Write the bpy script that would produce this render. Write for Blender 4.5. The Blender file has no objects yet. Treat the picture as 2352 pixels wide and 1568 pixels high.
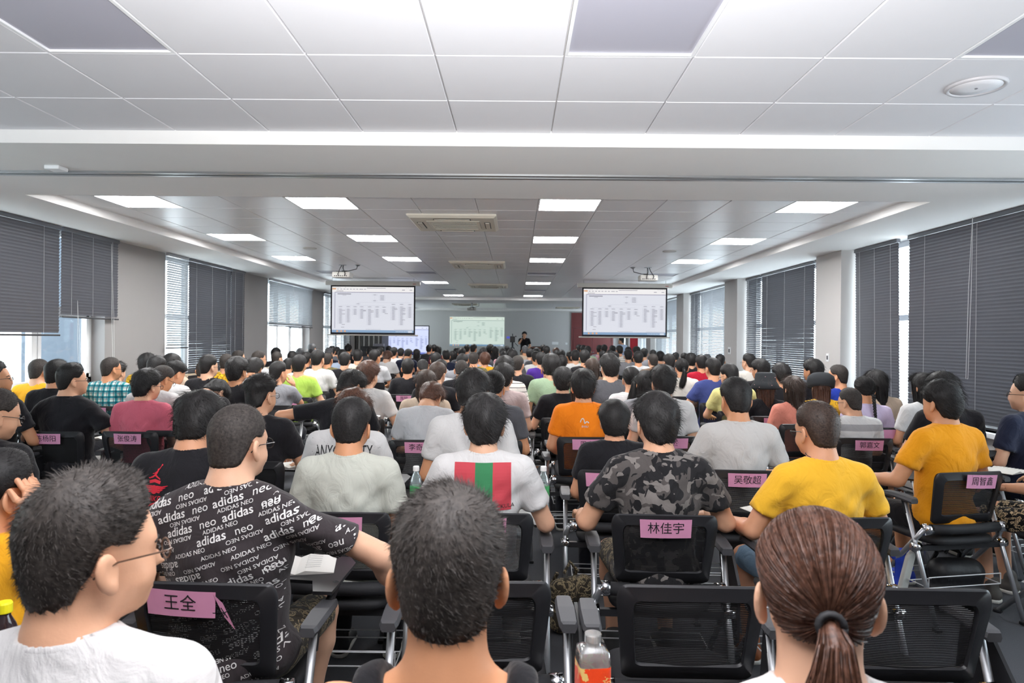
import bpy, bmesh, math, random
import numpy as np
from mathutils import Vector, Matrix
from mathutils.bvhtree import BVHTree
random.seed(7); rng = np.random.default_rng(11)
SC = bpy.context.scene
COL = SC.collection
PI = math.pi

# ---------------------------------------------------------------- camera (24 mm lens, 1.59 m above the floor, looking down the hall)
F, CX, CY = 1568.0, 1176.0, 784.0
YAW, PIT, ROL = -.0059, -.0031, .0092
EYE = np.array([0, 0, 1.59])
FW = np.array([math.sin(YAW)*math.cos(PIT), math.cos(YAW)*math.cos(PIT), math.sin(PIT)])
R0 = np.array([math.cos(YAW), -math.sin(YAW), 0]); U0 = np.cross(R0, FW)
RT = math.cos(ROL)*R0 + math.sin(ROL)*U0; UP = -math.sin(ROL)*R0 + math.cos(ROL)*U0
cam = bpy.data.cameras.new('camera'); cam.sensor_width = 36; cam.lens = 24; cam.clip_start = .05
camo = bpy.data.objects.new('camera', cam); COL.objects.link(camo)
camo.matrix_world = Matrix(((RT[0], UP[0], -FW[0], 0), (RT[1], UP[1], -FW[1], 0), (RT[2], UP[2], -FW[2], 1.59), (0, 0, 0, 1)))
cam.dof.use_dof = True; cam.dof.focus_distance = 3.6; cam.dof.aperture_fstop = 7.1
SC.camera = camo
def at(x, y, Y=None, X=None, Z=None):
    """A real point of the hall seen at pixel (x, y) of the photograph, on a given plane."""
    d = FW + (x-CX)/F*RT - (y-CY)/F*UP
    k = Y/d[1] if Y is not None else X/d[0] if X is not None else (Z-1.59)/d[2]
    return EYE + d*k

# ---------------------------------------------------------------- daylight, photographer's bounce flash, exposure
W = bpy.data.worlds.new('overcast_sky'); SC.world = W; W.use_nodes = True
W.node_tree.nodes['Background'].inputs[0].default_value = (.86, .94, 1, 1)
W.node_tree.nodes['Background'].inputs[1].default_value = 5.4
fl = bpy.data.lights.new('bounce_flash', 'SPOT'); fl.energy = 840; fl.spot_size = math.radians(150); fl.spot_blend = 1; fl.shadow_soft_size = .06
flo = bpy.data.objects.new('bounce_flash', fl); COL.objects.link(flo); flo.location = (0, .12, 1.78); flo.rotation_euler = (math.radians(143), 0, 0)
PANEL_LIGHT = 33.0
SC.view_settings.view_transform = 'Standard'; SC.view_settings.look = 'None'; SC.view_settings.gamma = 1
SC.view_settings.use_curve_mapping = False; SC.view_settings.exposure = 0.54
SC.cycles.use_denoising = True; SC.cycles.max_bounces = 6; SC.cycles.adaptive_threshold = .03; SC.cycles.transparent_max_bounces = 16; SC.cycles.sample_clamp_indirect = 6
SC.cycles.caustics_reflective = False; SC.cycles.caustics_refractive = False
# ---------------------------------------------------------------- materials
MATS = {}
def lin(c):
    if isinstance(c, str):
        c = [int(c[i:i+2], 16)/255 for i in (0, 2, 4)]
        c = [v/12.92 if v <= .04045 else ((v+.055)/1.055)**2.4 for v in c]
    return (c[0], c[1], c[2], 1)
def nodes(name):
    m = bpy.data.materials.new(name); m.use_nodes = True; nt = m.node_tree
    return m, nt, nt.nodes['Principled BSDF'], (lambda t, **k: mknode(nt, t, k)), (lambda a, b: nt.links.new(a, b))
def mknode(nt, t, k):
    n = nt.nodes.new(t)
    for a, v in k.items(): setattr(n, a, v)
    return n
def mat(name, col, rough=.6, metal=0, spec=.5, noise=0, nscale=40, bump=0, bscale=60, emit=0, alpha=1, trans=0, coat=0, sheen=0, stretch=None):
    """A plain procedural material: colour mottled by noise, fine relief by a second noise."""
    if name in MATS: return MATS[name]
    m, nt, p, N, Lk = nodes(name)
    c = lin(col); p.inputs['Base Color'].default_value = c; p.inputs['Roughness'].default_value = rough; p.inputs['Metallic'].default_value = metal
    p.inputs['Specular IOR Level'].default_value = spec; p.inputs['Alpha'].default_value = alpha; p.inputs['Transmission Weight'].default_value = trans
    p.inputs['Coat Weight'].default_value = coat; p.inputs['Sheen Weight'].default_value = sheen
    if emit: p.inputs['Emission Color'].default_value = c; p.inputs['Emission Strength'].default_value = emit
    tc = N('ShaderNodeTexCoord'); src = tc.outputs['Object']
    if stretch:
        mp = N('ShaderNodeMapping'); mp.inputs['Scale'].default_value = stretch; Lk(src, mp.inputs[0]); src = mp.outputs[0]
    if noise:
        n = N('ShaderNodeTexNoise'); n.inputs['Scale'].default_value = nscale; Lk(src, n.inputs['Vector'])
        r = N('ShaderNodeMix', data_type='RGBA'); Lk(n.outputs['Fac'], r.inputs[0])
        r.inputs[6].default_value = [max(0, v*(1-noise)) for v in c[:3]]+[1]; r.inputs[7].default_value = [min(1, v*(1+noise)) for v in c[:3]]+[1]
        Lk(r.outputs[2], p.inputs['Base Color'])
    if bump:
        n = N('ShaderNodeTexNoise'); n.inputs['Scale'].default_value = bscale; n.inputs['Detail'].default_value = 3; Lk(src, n.inputs['Vector'])
        b = N('ShaderNodeBump'); b.inputs['Strength'].default_value = bump; b.inputs['Distance'].default_value = .01; Lk(n.outputs['Fac'], b.inputs['Height']); Lk(b.outputs[0], p.inputs['Normal'])
    MATS[name] = m; return m
def ramp(N, pts, interp='CONSTANT'):
    r = N('ShaderNodeValToRGB'); r.color_ramp.interpolation = interp
    e = r.color_ramp.elements
    while len(e) > 1: e.remove(e[0])
    e[0].position = pts[0][0]; e[0].color = lin(pts[0][1])
    for q, c in pts[1:]:
        x = e.new(q); x.color = lin(c)
    return r
# ---------------------------------------------------------------- mesh building
class MB:
    def __init__(s): s.v = []; s.f = []
    def add(s, v, f):
        o = len(s.v); s.v += [tuple(p) for p in v]; s.f += [tuple(i+o for i in q) for q in f]; return s
    def box(s, a, b):
        x0, y0, z0 = a; x1, y1, z1 = b
        return s.add([(x0,y0,z0),(x1,y0,z0),(x1,y1,z0),(x0,y1,z0),(x0,y0,z1),(x1,y0,z1),(x1,y1,z1),(x0,y1,z1)],
                     [(0,3,2,1),(4,5,6,7),(0,1,5,4),(1,2,6,5),(2,3,7,6),(3,0,4,7)])
    def rbox(s, a, b, r):
        """box with its four long (z) edges and top/bottom rim chamfered"""
        x0, y0, z0 = a; x1, y1, z1 = b; r = min(r, (x1-x0)/2.01, (y1-y0)/2.01, (z1-z0)/2.01)
        def ring(i, z):
            q = r-i; o = []
            for cx, cy, a0 in ((x1-r, y1-r, 0), (x0+r, y1-r, 90), (x0+r, y0+r, 180), (x1-r, y0+r, 270)):
                for k in range(4):
                    t = math.radians(a0+30*k); o.append((cx+q*math.cos(t), cy+q*math.sin(t), z))
            return o
        rs = [ring(r*.7, z0), ring(r*.2, z0+r*.3), ring(0, z0+r), ring(0, z1-r), ring(r*.2, z1-r*.3), ring(r*.7, z1)]
        return s.loft(rs)
    def loft(s, rings, cap=True, closed=True):
        n = len(rings[0]); v = [p for q in rings for p in q]; f = []
        for i in range(len(rings)-1):
            for j in range(n if closed else n-1):
                k = (j+1) % n; f.append((i*n+j, i*n+k, (i+1)*n+k, (i+1)*n+j))
        if cap: f.append(tuple(range(n))[::-1]); f.append(tuple(range((len(rings)-1)*n, len(rings)*n)))
        return s.add(v, f)
    def tube(s, pts, r, n=8):
        pts = [Vector(p) for p in pts]; rings = []; R = r if hasattr(r, '__len__') else [r]*len(pts); up = None
        for i, p in enumerate(pts):
            t = (pts[min(i+1, len(pts)-1)]-pts[max(i-1, 0)]).normalized()
            if up is None: up = Vector((0, 0, 1)) if abs(t.z) < .9 else Vector((1, 0, 0))
            a = t.cross(up).normalized(); b = a.cross(t).normalized(); up = b
            rings.append([p+(a*math.cos(2*PI*k/n)+b*math.sin(2*PI*k/n))*R[i] for k in range(n)])
        return s.loft(rings)
    def lathe(s, prof, n=16, c=(0, 0, 0)):
        return s.loft([[(c[0]+r*math.cos(2*PI*k/n), c[1]+r*math.sin(2*PI*k/n), c[2]+z) for k in range(n)] for r, z in prof])
    def xf(s, M):
        s.v = [tuple(M @ Vector(p)) for p in s.v]; return s
    def mesh(s, name, m, smooth=False):
        me = bpy.data.meshes.new(name); me.from_pydata(s.v, [], s.f); me.materials.append(m)
        if smooth: sm(me)
        return me
    def obj(s, name, m, parent=None, smooth=False):
        return link(name, s.mesh(name, m, smooth), parent)
def sm(me, ang=None):
    me.polygons.foreach_set('use_smooth', [True]*len(me.polygons))
    if ang: me.set_sharp_from_angle(angle=math.radians(ang))
def npmesh(name, V, Q, m=None, smooth=True):
    """mesh from numpy vertices and faces (quads or tris)"""
    me = bpy.data.meshes.new(name); V = np.asarray(V, np.float32); Q = np.asarray(Q, np.int32); k = Q.shape[1]
    me.vertices.add(len(V)); me.vertices.foreach_set('co', V.ravel()); me.loops.add(Q.size); me.loops.foreach_set('vertex_index', Q.ravel())
    me.polygons.add(len(Q)); me.polygons.foreach_set('loop_start', np.arange(0, Q.size, k, dtype=np.int32)); me.polygons.foreach_set('loop_total', np.full(len(Q), k, np.int32))
    me.update(); me.validate()
    if m: me.materials.append(m)
    if smooth: sm(me)
    return me
def link(name, data, parent=None, M=None):
    o = bpy.data.objects.new(name, data); COL.objects.link(o)
    if parent is not None: o.parent = parent
    if M is not None: o.matrix_local = M
    return o
def thing(name, label, cat, loc=(0, 0, 0), rz=0, group=None):
    o = link(name, None); o.empty_display_size = .1; o.location = loc; o.rotation_euler = (0, 0, rz); return tag(o, label, cat, group)
def tag(o, label, cat, group=None, kind=None):
    o['label'] = label; o['category'] = cat
    if group: o['group'] = group
    if kind: o['kind'] = kind
    return o
def struct(o, label=None):
    o['kind'] = 'structure'
    if label: o['label'] = label
    return o
def setmat(o, m):
    o.material_slots[0].link = 'OBJECT'; o.material_slots[0].material = m
def copy_tree(o, parent=None):
    c = o.copy(); COL.objects.link(c); c.parent = parent
    for ch in o.children: copy_tree(ch, c)
    return c
TEXT = {}
def text_mesh(s, size=1, shear=0, bold=0, align='CENTER'):
    """flat outline lettering as (verts, faces), centred"""
    k = (s, shear, bold, align)
    if k not in TEXT:
        c = bpy.data.curves.new('lettering', 'FONT'); c.body = s; c.size = 1; c.shear = shear; c.offset = bold; c.align_x = align; c.align_y = 'CENTER'; c.resolution_u = 3
        o = bpy.data.objects.new('lettering', c); COL.objects.link(o); dg = bpy.context.evaluated_depsgraph_get()
        me = bpy.data.meshes.new_from_object(o.evaluated_get(dg))
        TEXT[k] = ([tuple(v.co) for v in me.vertices], [tuple(p.vertices) for p in me.polygons])
        bpy.data.objects.remove(o); bpy.data.curves.remove(c); bpy.data.meshes.remove(me)
    v, f = TEXT[k]
    return [(x*size, y*size, 0) for x, y, z in v], f
# ---------------------------------------------------------------- the room shell
XL, XR, XC, YB, YE, ZC, ZS = -5.2, 4.55, 4.33, -2.5, 30.0, 2.91, 2.82
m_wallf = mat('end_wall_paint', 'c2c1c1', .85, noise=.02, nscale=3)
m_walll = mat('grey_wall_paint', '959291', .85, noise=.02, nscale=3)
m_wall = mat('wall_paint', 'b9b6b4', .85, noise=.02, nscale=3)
m_white = mat('white_plaster', 'eceae8', .8, noise=.015, nscale=4)
m_tile = mat('ceiling_tile_metal', 'e6e5e6', .32, spec=.35, noise=.012, nscale=8, bump=.02, bscale=900)
m_tileN = mat('ceiling_tile_perforated', 'dddce0', .7, spec=.3, noise=.012, nscale=8, bump=.05, bscale=700)
m_joint = mat('ceiling_joint', 'c9c6c2', .6)
m_alu = mat('brushed_aluminium', 'b9bbbd', .35, 1, noise=.05, nscale=30)
m_dark = mat('dark_slot', '1c1b1b', .7)
m_carpet = mat('grey_carpet', '55565a', .95, spec=.1, noise=.35, nscale=260, bump=.5, bscale=420)
m_frame = mat('white_window_frame', 'e8eaec', .4)
m_red = mat('dark_red_door', '6b2f30', .45, noise=.12, nscale=6, stretch=(1, 1, .1))
fl_ = MB().box((XL-.3, YB, -.15), (XR+.3, YE, 0)).obj('floor', m_carpet); struct(fl_, 'dark grey carpet floor')

def gl_mat():
    m, nt, p, N, Lk = nodes('window_glass'); nt.nodes.remove(p)
    t = N('ShaderNodeBsdfTransparent'); t.inputs[0].default_value = (.93, .96, .97, 1); g = N('ShaderNodeBsdfGlossy'); g.inputs['Roughness'].default_value = .03
    x = N('ShaderNodeMixShader'); x.inputs[0].default_value = .07; Lk(t.outputs[0], x.inputs[1]); Lk(g.outputs[0], x.inputs[2]); Lk(x.outputs[0], nt.nodes['Material Output'].inputs[0]); return m
m_glass = gl_mat()
LW = [(1.5, 4.5), (5.75, 8.6), (10.08, 12.85), (14.25, 17.15), (18.4, 21.3), (22.6, 25.5), (26.8, 29.5)]
RW = [(1.2, 4.75), (5.55, 9.12), (9.92, 13.4), (14.25, 17.7), (18.5, 22.0), (22.8, 26.3), (27.1, 29.6)]
def wall_with_holes(name, xa, xb, holes, z0, z1, label):
    b = MB().box((xa, YB, 0), (xb, YE, z0)).box((xa, YB, z1), (xb, YE, 3.05)); y = YB
    for a, c in holes: b.box((xa, y, z0), (xb, a, z1)); y = c
    b.box((xa, y, z0), (xb, YE, z1))
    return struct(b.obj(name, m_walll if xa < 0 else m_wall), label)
wall_with_holes('wall_left', XL-.28, XL, LW, 1.0, ZS, 'pale grey window wall with wide piers')
wall_with_holes('wall_right', XR, XR+.28, RW, .74, ZS, 'white window wall behind protruding columns')
for i, (a, b) in enumerate(zip(RW[:-1], RW[1:])):
    struct(MB().box((XC, a[1]+.02, 0), (XR+.001, b[0]-.02, ZS+.01)).obj('column', m_wall), 'square white column between window blinds')
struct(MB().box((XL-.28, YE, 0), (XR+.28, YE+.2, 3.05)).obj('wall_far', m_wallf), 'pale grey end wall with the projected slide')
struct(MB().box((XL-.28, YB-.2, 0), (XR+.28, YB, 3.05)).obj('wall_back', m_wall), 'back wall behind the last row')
for nm, x0, x1 in (('baseboard_left', XL, XL+.015), ('baseboard_right', XC-.015, XC)):
    o = MB()
    if nm == 'baseboard_left': o.box((x0, YB, 0), (x1, YE, .09))
    else:
        for a, b in zip(RW[:-1], RW[1:]): o.box((x0, a[1]+.02, 0), (x1, b[0]-.02, .09))
    struct(o.obj(nm, mat('grey_skirting', '8a8a8c', .5)))
n = 0
for side, holes in ((0, LW), (1, RW)):
    for a, c in holes:
        n += 1; z0 = 1.0 if side == 0 else .74
        xo = XL-.2 if side == 0 else XR+.16; e = link('window_%d' % n, None); struct(e)
        mids = [a+(c-a)*t for t in ((.36, .64) if side == 0 else (.33, .67))]
        fr = MB().box((xo-.03, a, z0), (xo+.03, a+.07, ZS)).box((xo-.03, c-.07, z0), (xo+.03, c, ZS)).box((xo-.03, a, z0), (xo+.03, c, z0+.07)).box((xo-.03, a, ZS-.07), (xo+.03, c, ZS)).box((xo-.03, a, 1.86), (xo+.03, c, 1.93))
        fr.obj('window_frame', m_frame, e)
        for q in mids: MB().box((xo-.035, q-.045, z0+.07), (xo+.035, q+.045, ZS-.07)).obj('mullion', m_frame, e)
        ys = [a+.07]+[v for q in mids for v in (q-.045, q+.045)]+[c-.07]
        for k in range(0, len(ys), 2):
            MB().box((xo-.004, ys[k], z0+.07), (xo+.004, ys[k+1], 1.86)).obj('window_pane', m_glass, e); MB().box((xo-.004, ys[k], 1.93), (xo+.004, ys[k+1], ZS-.07)).obj('window_pane', m_glass, e)
        if side == 0:
            s_ = MB()
            y0, y1 = ys[4]+.0, ys[5]
            for (p0, p1) in (((y0, z0+.07), (y1, z0+.12)), ((y0, 1.81), (y1, 1.86)), ((y0, z0+.07), (y0+.05, 1.86)), ((y1-.05, z0+.07), (y1, 1.86))):
                s_.box((xo-.02, p0[0], p0[1]), (xo+.045, p1[0], p1[1]))
            s_.obj('sash_frame', m_frame, e)
            MB().box((XL-.26, a-.02, z0-.05), (XL+.05, c+.02, z0)).obj('window_sill', mat('stone_sill', 'c9b79c', .5, noise=.08, nscale=20), e)
        else: MB().box((XR-.06, a+.0, z0-.045), (XR+.2, c, z0)).obj('window_sill', m_frame, e)

# ceiling: backing slab, single metal tiles, joined far tiles
ceil = MB().box((XL, YB, ZC+.012), (XR, YE, ZC+.06)).obj('ceiling', m_joint); struct(ceil, 'suspended ceiling of square metal tiles')
GX, T, TY = .211, .6, .5814
tile_me = {}
def tile(x0, x1, y0, y1, far):
    k = (round(x1-x0, 3), round(y1-y0, 3), far)
    if k not in tile_me:
        w, h, g = (x1-x0)/2-.003, (y1-y0)/2-.003, .004
        b = MB().loft([[(-w+g, -h+g, -.006), (w-g, -h+g, -.006), (w-g, h-g, -.006), (-w+g, h-g, -.006)], [(-w, -h, -.002), (w, -h, -.002), (w, h, -.002), (-w, h, -.002)], [(-w, -h, .012), (w, -h, .012), (w, h, .012), (-w, h, .012)]])
        b.f = [f[::-1] for f in b.f]
        tile_me[k] = b.mesh('ceiling_tile', m_tile if far else m_tileN)
    o = link('ceiling_tile', tile_me[k], ceil); o.location = ((x0+x1)/2, (y0+y1)/2, ZC); return o
m_off = mat('unlit_diffuser', 'a9a8b4', .45, spec=.4)
m_lit = mat('lit_led_diffuser', 'ffffff', .5, emit=PANEL_LIGHT)
m_lframe = mat('led_panel_frame', 'e6e6e8', .4)
def led(x0, y0, w, h, lit, label, group):
    t = thing('led_panel', label, 'ceiling light', (x0+w/2, y0+h/2, ZC), 0, group); a, b, r = w/2-.002, h/2-.002, .016
    MB().box((-a, -b, -.008), (a, -b+r, .02)).box((-a, b-r, -.008), (a, b, .02)).box((-a, -b+r, -.008), (-a+r, b-r, .02)).box((a-r, -b+r, -.008), (a, b-r, .02)).obj('panel_frame', m_lframe, t)
    MB().box((-a+r, -b+r, .003), (a-r, b-r, .009)).obj('diffuser', m_lit if lit else m_off, t)
off_near = {-4: 'unlit grey led panel over the near ceiling, beside the photo corner', 0: 'unlit grey led panel in the bright middle of the near ceiling', 3: 'unlit grey led panel next to the round ceiling speaker'}
xs = [GX+T*k for k in range(-9, 8)]
for j in range(4):
    y0 = 3.17-.6*(2-j)
    for k in range(-9, 8):
        x0 = max(GX+T*k, XL); x1 = min(GX+T*(k+1), XR); y1 = min(y0+.6, 4.36)
        if x1-x0 < .02 or y1-y0 < .02: continue
        if j == 1 and k in off_near: led(x0, y0, T, .6, False, off_near[k], 'unlit led panels'); continue
        tile(x0, x1, y0, y1, False)
MB().box((XL, YB, ZC-.004), (XR, 1.967, ZC+.012)).obj('ceiling_panel', m_tileN, ceil)
COLS = {-7: 'window-side', -4: 'left of the air conditioners', 0: 'right of the air conditioners', 4: 'column-side'}
ORD = ['nearest', 'second', 'third', 'fourth', 'fifth', 'sixth', 'seventh']
rest = MB(); Y0 = 6.967-3*TY; lit_n = 0
for i in range(0, 28):
    y0 = Y0+TY*i; y1 = y0+TY
    y0 = max(y0, 5.97)
    if y0 > 21.46: break
    j, md = divmod(i-2, 4)
    for k in range(-8, 7):
        x0 = max(GX-.01+T*k, -4.34); x1 = min(GX-.01+T*(k+1), 3.62)
        if x1-x0 < .02: continue
        if md == 0 and k in COLS and i >= 2:
            lit = j in (0, 1, 2, 4, 6)
            if j == 6 and k in (-7, 4): lit = False
            led(x0, Y0+TY*i, x1-x0, TY, lit, '%s square led ceiling panel in %s cross row, %s' % ('glowing' if lit else 'unlit', ORD[j], COLS[k]), 'glowing led panels' if lit else 'unlit led panels'); continue
        if 7.1 < (y0+y1)/2 < 0: continue
        if i <= 14: tile(x0, x1, y0, min(y1, 21.46), True)
        else:
            rest.box((x0+.003, y0+.003, ZC-.006), (x1-.003, min(y1, 21.46)-.003, ZC+.012))
for i in range(10):
    y0 = 23.3+.59*i
    for k in range(-8, 7):
        x0 = max(GX+T*k, -4.34); x1 = min(GX+T*(k+1), 3.62)
        if x1-x0 > .02: rest.box((x0+.003, y0+.003, ZC-.006), (x1-.003, min(y0+.59, 29.05)-.003, ZC+.012))
o = rest.obj('ceiling_tile_field', m_tile, ceil); o['kind'] = 'stuff'
# soffits (flush plaster bands a hand's breadth below the tiles)
def soffit(nm, a, b, lab): return struct(MB().box((a[0], a[1], ZS), (b[0], b[1], ZC+.01)).obj(nm, m_white), lab)
soffit('trim_1', (XL, 4.36), (XR, 5.97), 'broad plaster soffit crossing the room with partition track')
soffit('trim_2', (XL, 5.97), (-4.32, YE), 'plaster soffit along the left windows')
soffit('trim_3', (3.6, 5.97), (XR, YE), 'plaster soffit along the right windows')
soffit('trim_4', (-4.32, 21.46), (3.6, 23.3), 'second cross soffit further down the room')
soffit('trim_5', (-4.32, 29.05), (3.6, YE), 'plaster soffit against the end wall')
tr = MB().box((XL, 5.085, ZS-.014), (XR, 5.125, ZS)).box((XL, 5.165, ZS-.014), (XR, 5.205, ZS)).obj('trim_6', m_alu); struct(tr, 'aluminium partition track across the soffit')
MB().box((XL, 5.125, ZS-.004), (XR, 5.165, ZS)).obj('track_slot', m_dark, tr)
# far door
dr = link('door_1', None); struct(dr, 'dark red double door beside the end wall')
MB().box((2.46, YE-.05, 0), (4.22, YE-.0, .0001)).box((2.42, YE-.06, 0), (2.5, YE, 2.78)).box((4.18, YE-.06, 0), (4.26, YE, 2.78)).box((2.5, YE-.06, 2.7), (4.18, YE, 2.78)).box((2.5, YE-.06, 2.12), (4.18, YE, 2.17)).obj('door_frame', m_red, dr)
MB().box((2.5, YE-.045, 2.17), (4.18, YE-.02, 2.7)).obj('transom_panel', m_red, dr)
for x0, x1, hx in ((2.51, 3.335, 3.26), (3.345, 4.17, 3.42)):
    lf = MB().box((x0, YE-.045, .01), (x1, YE-.012, 2.115)).obj('door_leaf', m_red, dr)
    MB().tube([(hx, YE-.045, 1.05), (hx, YE-.1, 1.05), (hx+(.12 if hx < 3.3 else -.12), YE-.1, 1.05)], .012).obj('handle', m_alu, lf)
for k, (px, py, w, h, Yp) in enumerate([(1275, 788, .28, .12, YE), (1301, 789, .09, .09, YE)]):
    p = at(px, py, Y=Yp); t = MB().rbox((p[0]-w/2, -.012, p[2]-h/2), (p[0]+w/2, 0, p[2]+h/2), .004).obj('wall_plate', m_frame); t.location.y = Yp
    tag(t, ['wide white socket plate on the end wall near the presenter', 'small white socket plate on the end wall near the red door'][k], 'socket')
# raised stage and folded partition
st = struct(MB().box((-4.6, 26.2, 0), (2.2, YE, .17)).obj('floor_stage', mat('stage_carpet', '4b4744', .95)), 'low stage platform')
pt = thing('folding_partition', 'stacked grey folding partition panels parked under the far soffit', 'partition', (0, 0, 0))
for k in range(11):
    x = XL+.04+.078*k
    MB().rbox((x, 21.95, .03), (x+.062, 23.1, ZS-.03), .006).obj('partition_panel', mat('partition_grey', '8f8d8b', .5) if k % 2 else mat('partition_edge', '3f3d3c', .5), pt)

# ---------------------------------------------------------------- venetian blinds
m_slat = mat('grey_aluminium_slat', '5d5f66', .34, spec=.6, noise=.04, nscale=3)
m_slatL = mat('pale_grey_slat', 'a7abb0', .34, spec=.6)
m_cord = mat('blind_cord', 'c9c9c9', .8)
slat_me = {}
def slat_mesh(L, tilt, m):
    k = (round(L, 2), tilt, m.name)
    if k not in slat_me:
        b = MB(); w = .0195; t = math.radians(tilt); rings = []
        for y in (-L/2, L/2):
            r = []
            for s, h in ((-1, 0), (-.5, .0022), (0, .003), (.5, .0022), (1, 0), (.5, .0014), (0, .0022), (-.5, .0014)):
                x_, z_ = s*w, h; r.append((x_*math.cos(t)-z_*math.sin(t), y, x_*math.sin(t)+z_*math.cos(t)))
            rings.append(r)
        b.loft(rings); slat_me[k] = b.mesh('slat', m)
    return slat_me[k]
def blind(side, y0, y1, zb, tilt, label, single=True, m=None, skew=0):
    m = m or m_slat; x = XL+.05 if side == 0 else XR-.05; t_ = tilt if side == 0 else -tilt
    t = thing('venetian_blind', label, 'blind', (x, (y0+y1)/2, 0), 0, 'venetian blinds'); L = y1-y0; zt = ZS-.045
    MB().box((-.022, -L/2, zt), (.022, L/2, ZS-.003)).obj('head_rail', m, t)
    n_ = int((zt-zb)/.035); bulk = None
    me = slat_mesh(L, t_, m)
    if single:
        for i in range(n_):
            o = link('slat', me, t); z = zt-.02-.035*i; o.location = (random.uniform(-.001, .001), -skew*(zt-z), z); o.rotation_euler = (random.uniform(-.0008, .0008), random.uniform(-.02, .02), 0)
    else:
        V = np.array([v.co[:] for v in me.vertices]); Fq = [tuple(p.vertices) for p in me.polygons]; bulk = MB()
        for i in range(n_): bulk.add((V+[0, 0, zt-.02-.035*i]).tolist(), Fq)
        o = bulk.obj('slats', m, t); o['kind'] = 'stuff'
    z = zt-.035*n_-.02
    MB().rbox((-.02, -L/2-skew*(zt-z), z-.02), (.02, L/2-skew*(zt-z), z), .006).obj('bottom_rail', mat('blind_rail', '2c2c30', .4), t)
    for q in ((-.36, 0, .36) if L > .9 else (-.3, .3)):
        c = MB()
        for sx in (-.021, .021): c.tube([(sx, q*L, zt), (sx, q*L-skew*(zt-z), z)], .0016, 4)
        c.obj('ladder_cord', m_cord, t)
    return t
blind(0, 1.5, 4.6, 2.45, 40, 'venetian blind over the window beside the photographer', False)
blind(0, 5.66, 7.66, 1.585, 73, 'wide dark blind hanging half way down the nearest left window')
blind(0, 7.69, 8.79, 1.80, 73, 'narrow dark blind drawn higher beside the wide half-lowered one')
blind(0, 10.03, 10.66, 1.41, 38, 'bright narrow blind with open slats next to the grey pier', m=m_slatL)
blind(0, 10.70, 12.28, .98, 64, 'long dark blind reaching the sill of the second left window')
blind(0, 12.31, 12.9, .98, 70, 'narrow dark blind closing the second left window')
blind(0, 14.2, 17.2, 1.83, 50, 'pale half-lowered blind over the third left window', False, m_slatL)
blind(0, 18.3, 21.3, 1.02, 35, 'dark blind beside the left hanging screen', False)
blind(0, 22.5, 25.5, 1.02, 35, 'blind over the window near the stage on the left wall', False)
blind(1, 1.2, 4.7, 2.3, 55, 'venetian blind on the right wall beside the photographer', False)
blind(1, 5.5, 7.86, .79, 73, 'tall dark blind filling the nearest right window')
blind(1, 8.08, 9.10, .79, 73, 'narrow tall blind beside the bright gap at the nearest right window', skew=.03)
blind(1, 9.9, 10.3, .79, 62, 'very narrow blind strip behind the near right column')
blind(1, 10.34, 12.55, .79, 63, 'wide dark blind over the second right window')
blind(1, 12.6, 13.38, .79, 45, 'greyish narrow blind at the far end of the second right window', m=m_slat)
blind(1, 14.3, 14.6, .79, 20, 'slim bright blind strip behind the second right column', False, m_slatL)
blind(1, 14.65, 16.7, .79, 50, 'pale blind over the third right window', False, m_slatL)
blind(1, 16.74, 17.68, .79, 45, 'grey blind next to the right hanging screen', False)
blind(1, 18.5, 22.0, .79, 52, 'pale blind behind the right hanging screen', False, m_slatL)
blind(1, 22.8, 26.3, .79, 52, 'pale blind beside the standing man', False, m_slatL)
# pull cords
for k, (px, py0, py1, X) in enumerate([(178, 690, 890, XL+.09), (256, 560, 880, XL+.09), (2235, 470, 870, XR-.12)]):
    a = at(px, py0, X=X); b = at(px+(4 if k < 2 else -12), py1, X=X); c = MB()
    c.tube([a, (a+b)/2+[0, -.01, 0], b], .0022, 5).tube([a, (a+b)/2+[0, .03, 0], b+[0, .03, 0], b], .0022, 5)
    tag(c.obj('blind_pull_cord', m_cord), ['thin pull cord between the two near left blinds', 'thin pull cord hanging down the grey pier', 'long pale pull cord on the tall dark right blind'][k], 'cord')
# building outside the left windows
m_ext = mat('outside_render', 'f1efe8', .9, noise=.03, nscale=2); m_extd = mat('outside_grey_cladding', '4d555f', .8, noise=.06, nscale=3, stretch=(6, 6, .2))
wing = MB().box((-6.95, 9.55, -4), (-5.5, 9.95, 6)); tag(wing.obj('outside_wing_wall', m_extd), 'grey clad wall outside the nearest left window', 'outside wall')
eb = thing('outside_building', 'bright cream building with windows seen under the raised blind', 'building', (-15, 12, 0))
MB().box((-3, -14, -8), (0, 12, 9)).obj('wall', m_ext, eb)
for yy in range(-12, 12, 3):
    for zz in (-1.4, 1.7):
        wfr = MB().box((0, yy, zz), (.06, yy+1.6, zz+1.7)).box((.06, yy+.75, zz), (.09, yy+.85, zz+1.7)).obj('window', m_frame, eb)
        for q in (.08, .9): MB().box((.061, yy+q, zz+.1), (.07, yy+q+.62, zz+1.2)).obj('pane', mat('outside_glass', 'aab9b8', .2), wfr)
MB().box((0, -14, .55), (1.3, 12, .7)).obj('balcony_slab', m_ext, eb)
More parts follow.
